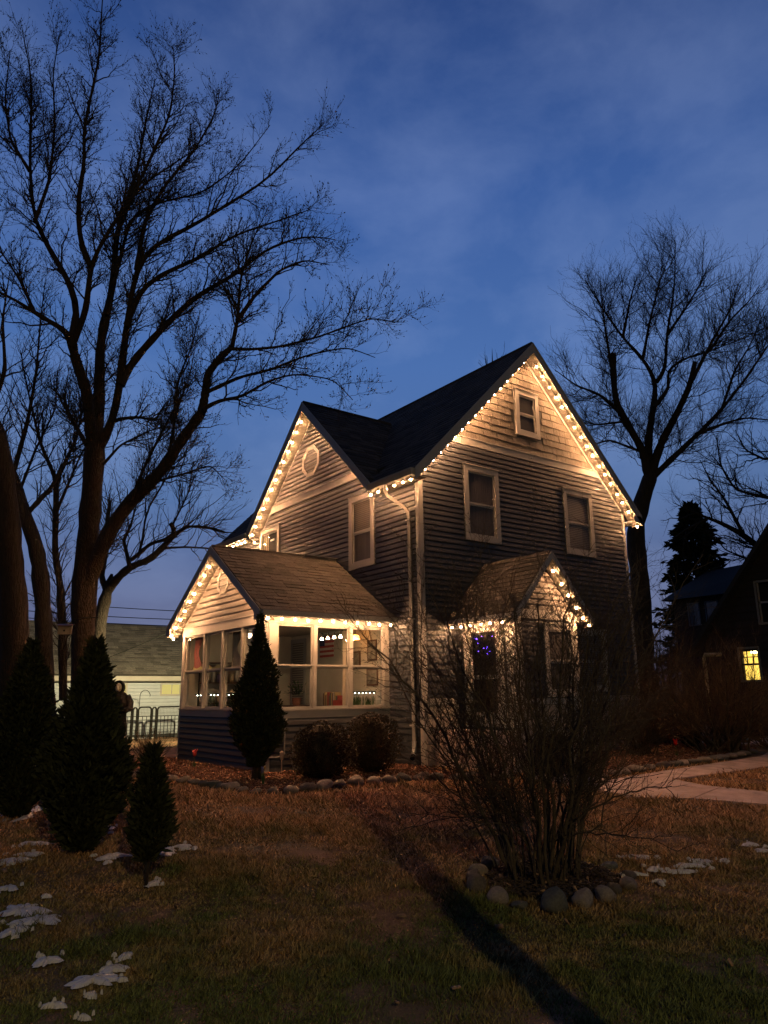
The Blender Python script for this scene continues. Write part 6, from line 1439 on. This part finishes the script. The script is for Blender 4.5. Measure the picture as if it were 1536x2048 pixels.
for sg in (-1, 1): slab(k, (NX-.4, NYC, NZR+.15), (NX-.4, NYC+sg*(NY1-NYC+.4), NZE-.4*NSL+.15), (NX+8.3, NYC+sg*(NY1-NYC+.4), NZE-.4*NSL+.15), (NX+8.3, NYC, NZR+.15), .2)
child(k, 'roof', M['felt'], nb)
def far_window(P, w, root, lit):
    k = MB(); c = .07
    pbox(k, P, w[0]-c, w[0], w[2]-c, w[3]+c, 0, .05); pbox(k, P, w[1], w[1]+c, w[2]-c, w[3]+c, 0, .05); pbox(k, P, w[0], w[1], w[3], w[3]+c, 0, .049); pbox(k, P, w[0], w[1], w[2]-c, w[2], 0, .049)
    f = child(k, 'window', material('dull window trim', (.16, .15, .13), .6), root)
    k = MB(); zm = (w[2]+w[3])/2
    pbox(k, P, w[0], w[1], zm-.03, zm+.03, -.06, -.01); pbox(k, P, w[0], w[0]+.04, w[2], w[3], -.06, -.01); pbox(k, P, w[1]-.04, w[1], w[2], w[3], -.06, -.01)
    if lit:
        for i in (1, 2): u = w[0]+(w[1]-w[0])*i/3; pbox(k, P, u-.012, u+.012, zm+.03, w[3], -.05, -.02)
        pbox(k, P, w[0]+.04, w[1]-.04, zm+.22, zm+.245, -.05, -.021)
    child(k, 'sash', M['void'] if lit else M['trim'], f)
    k = MB(); k.add([P(w[0], -.035, w[2]), P(w[1], -.035, w[2]), P(w[1], -.035, w[3]), P(w[0], -.035, w[3])], [(0, 1, 2, 3)]); child(k, 'pane', M['glass'], f)
    return f
f1 = far_window(PNW, win, nw, True); far_window(PNW, win2, nw, False)
k = MB(); pbox(k, PNW, win[0]-.3, win[1]+.3, win[2]-.3, win[3]+.3, -.35, -.30); child(k, 'lit_blind', lamp_mat('lit blind', (1.0, .62, .10), 1.9), nb)
k = MB(); k.lathe([(.02, .08), (.10, .05), (.12, 0), (.02, -.01)], (NX+.22, .95, 2.52), 12); child(k, 'ceiling_light', lamp_mat('kitchen light', (1, .85, .4), 30.0), nb)
k = MB(); pbox(k, PNW, win2[0]-.1, win2[1]+.1, win2[2]-.1, win2[3]+.1, -.3, -.25); child(k, 'room_darkness', M['void'], nb)
k = MB(); k.box(NX-.035, NX, NY1-.005, NY1+.07, .2, 2.3); k = MB().tube([(10.3, -.38, 2.31), (9.95, -.10, 2.31), (9.93, -.08, 2.2), (9.93, -.08, .3)], .05, 4)
dsn = k.build('drain_pipe', material('yellow-lit pipe', (.42, .36, .20), .5, .2, 5)); tag(dsn, 'pale bent drain pipe standing among the shrubs before the neighbour house', 'pipe')  # yellow light falling on the pale pipe is put into its colour
bh = empty('back_house', (23, 5, 0), 'dark house with two dim upper windows far behind the shrubs', 'house')
k = MB().box(22, 30, 2.2, 8.2, -.1, 5.6); bw = child(k, 'wall', dark_brick, bh)
k = MB(); k.hexa([(21.6, 1.8, 5.45), (30.4, 1.8, 5.45), (30.4, 8.6, 5.45), (21.6, 8.6, 5.45), (24.5, 1.8, 7.25), (27.5, 1.8, 7.25), (27.5, 7.8, 7.0), (24.5, 7.8, 7.0)]); child(k, 'roof', M['felt'], bh)
PBH = PL('x', 22.0)
for w in ((6.9, 7.5, 4.2, 5.25), (6.0, 6.65, 4.35, 5.25)):
    k = MB(); c = .06
    pbox(k, PBH, w[0], w[0]+c, w[2], w[3], 0, .05); pbox(k, PBH, w[1]-c, w[1], w[2], w[3], 0, .05); pbox(k, PBH, w[0]+c, w[1]-c, w[3]-c, w[3], 0, .049); pbox(k, PBH, w[0]+c, w[1]-c, w[2], w[2]+c, 0, .049)
    f = child(k, 'window', material('back window trim', (.12, .12, .12), .6), bw)
    k = MB(); pbox(k, PBH, w[0]+c, w[1]-c, w[2]+c, w[3]-c, .001, .02); child(k, 'pane', material('dim pane', (.10, .10, .11), .08, .2, 2, spec=1.0), f)

# ------------------------------------------------------------------ street lamp behind the camera and the young tree whose trunk it shadows onto the lawn
SLX, SLY = -11.6, -21.0
sl = empty('street_lamp', (SLX, SLY, -.28), 'street lamp lighting the lawn from behind the viewer', 'street lamp')
MB().tube([(0, -.6, 0), (0, -.6, 6.6), (0, -.4, 7.2), (0, .05, 7.4)], [.09, .06, .05, .045], 10).build('pole', M['black'], sl); MB().lathe([(.06, .12), (.20, .06), (.26, 0), (.22, -.01)], (0, .15, 7.32), 14).build('head', M['black'], sl)
pl_ = bpy.data.lights.new('street_bulb', 'POINT'); pl_.energy = 2050; pl_.color = (1.0, .76, .36); pl_.shadow_soft_size = .06
po = bpy.data.objects.new('street_bulb', pl_); C.objects.link(po); po.parent = sl; po.location = (0, .15, 7.1)
k = MB().tube([(-7.72, -12.15, -.35), (-7.70, -12.15, 1.6), (-7.74, -12.2, 3.9)], [.11, .095, .08], 10).build('tree_trunk', M['bark'], None, True); tag(k, 'short cut tree trunk standing beside the viewer', 'tree')
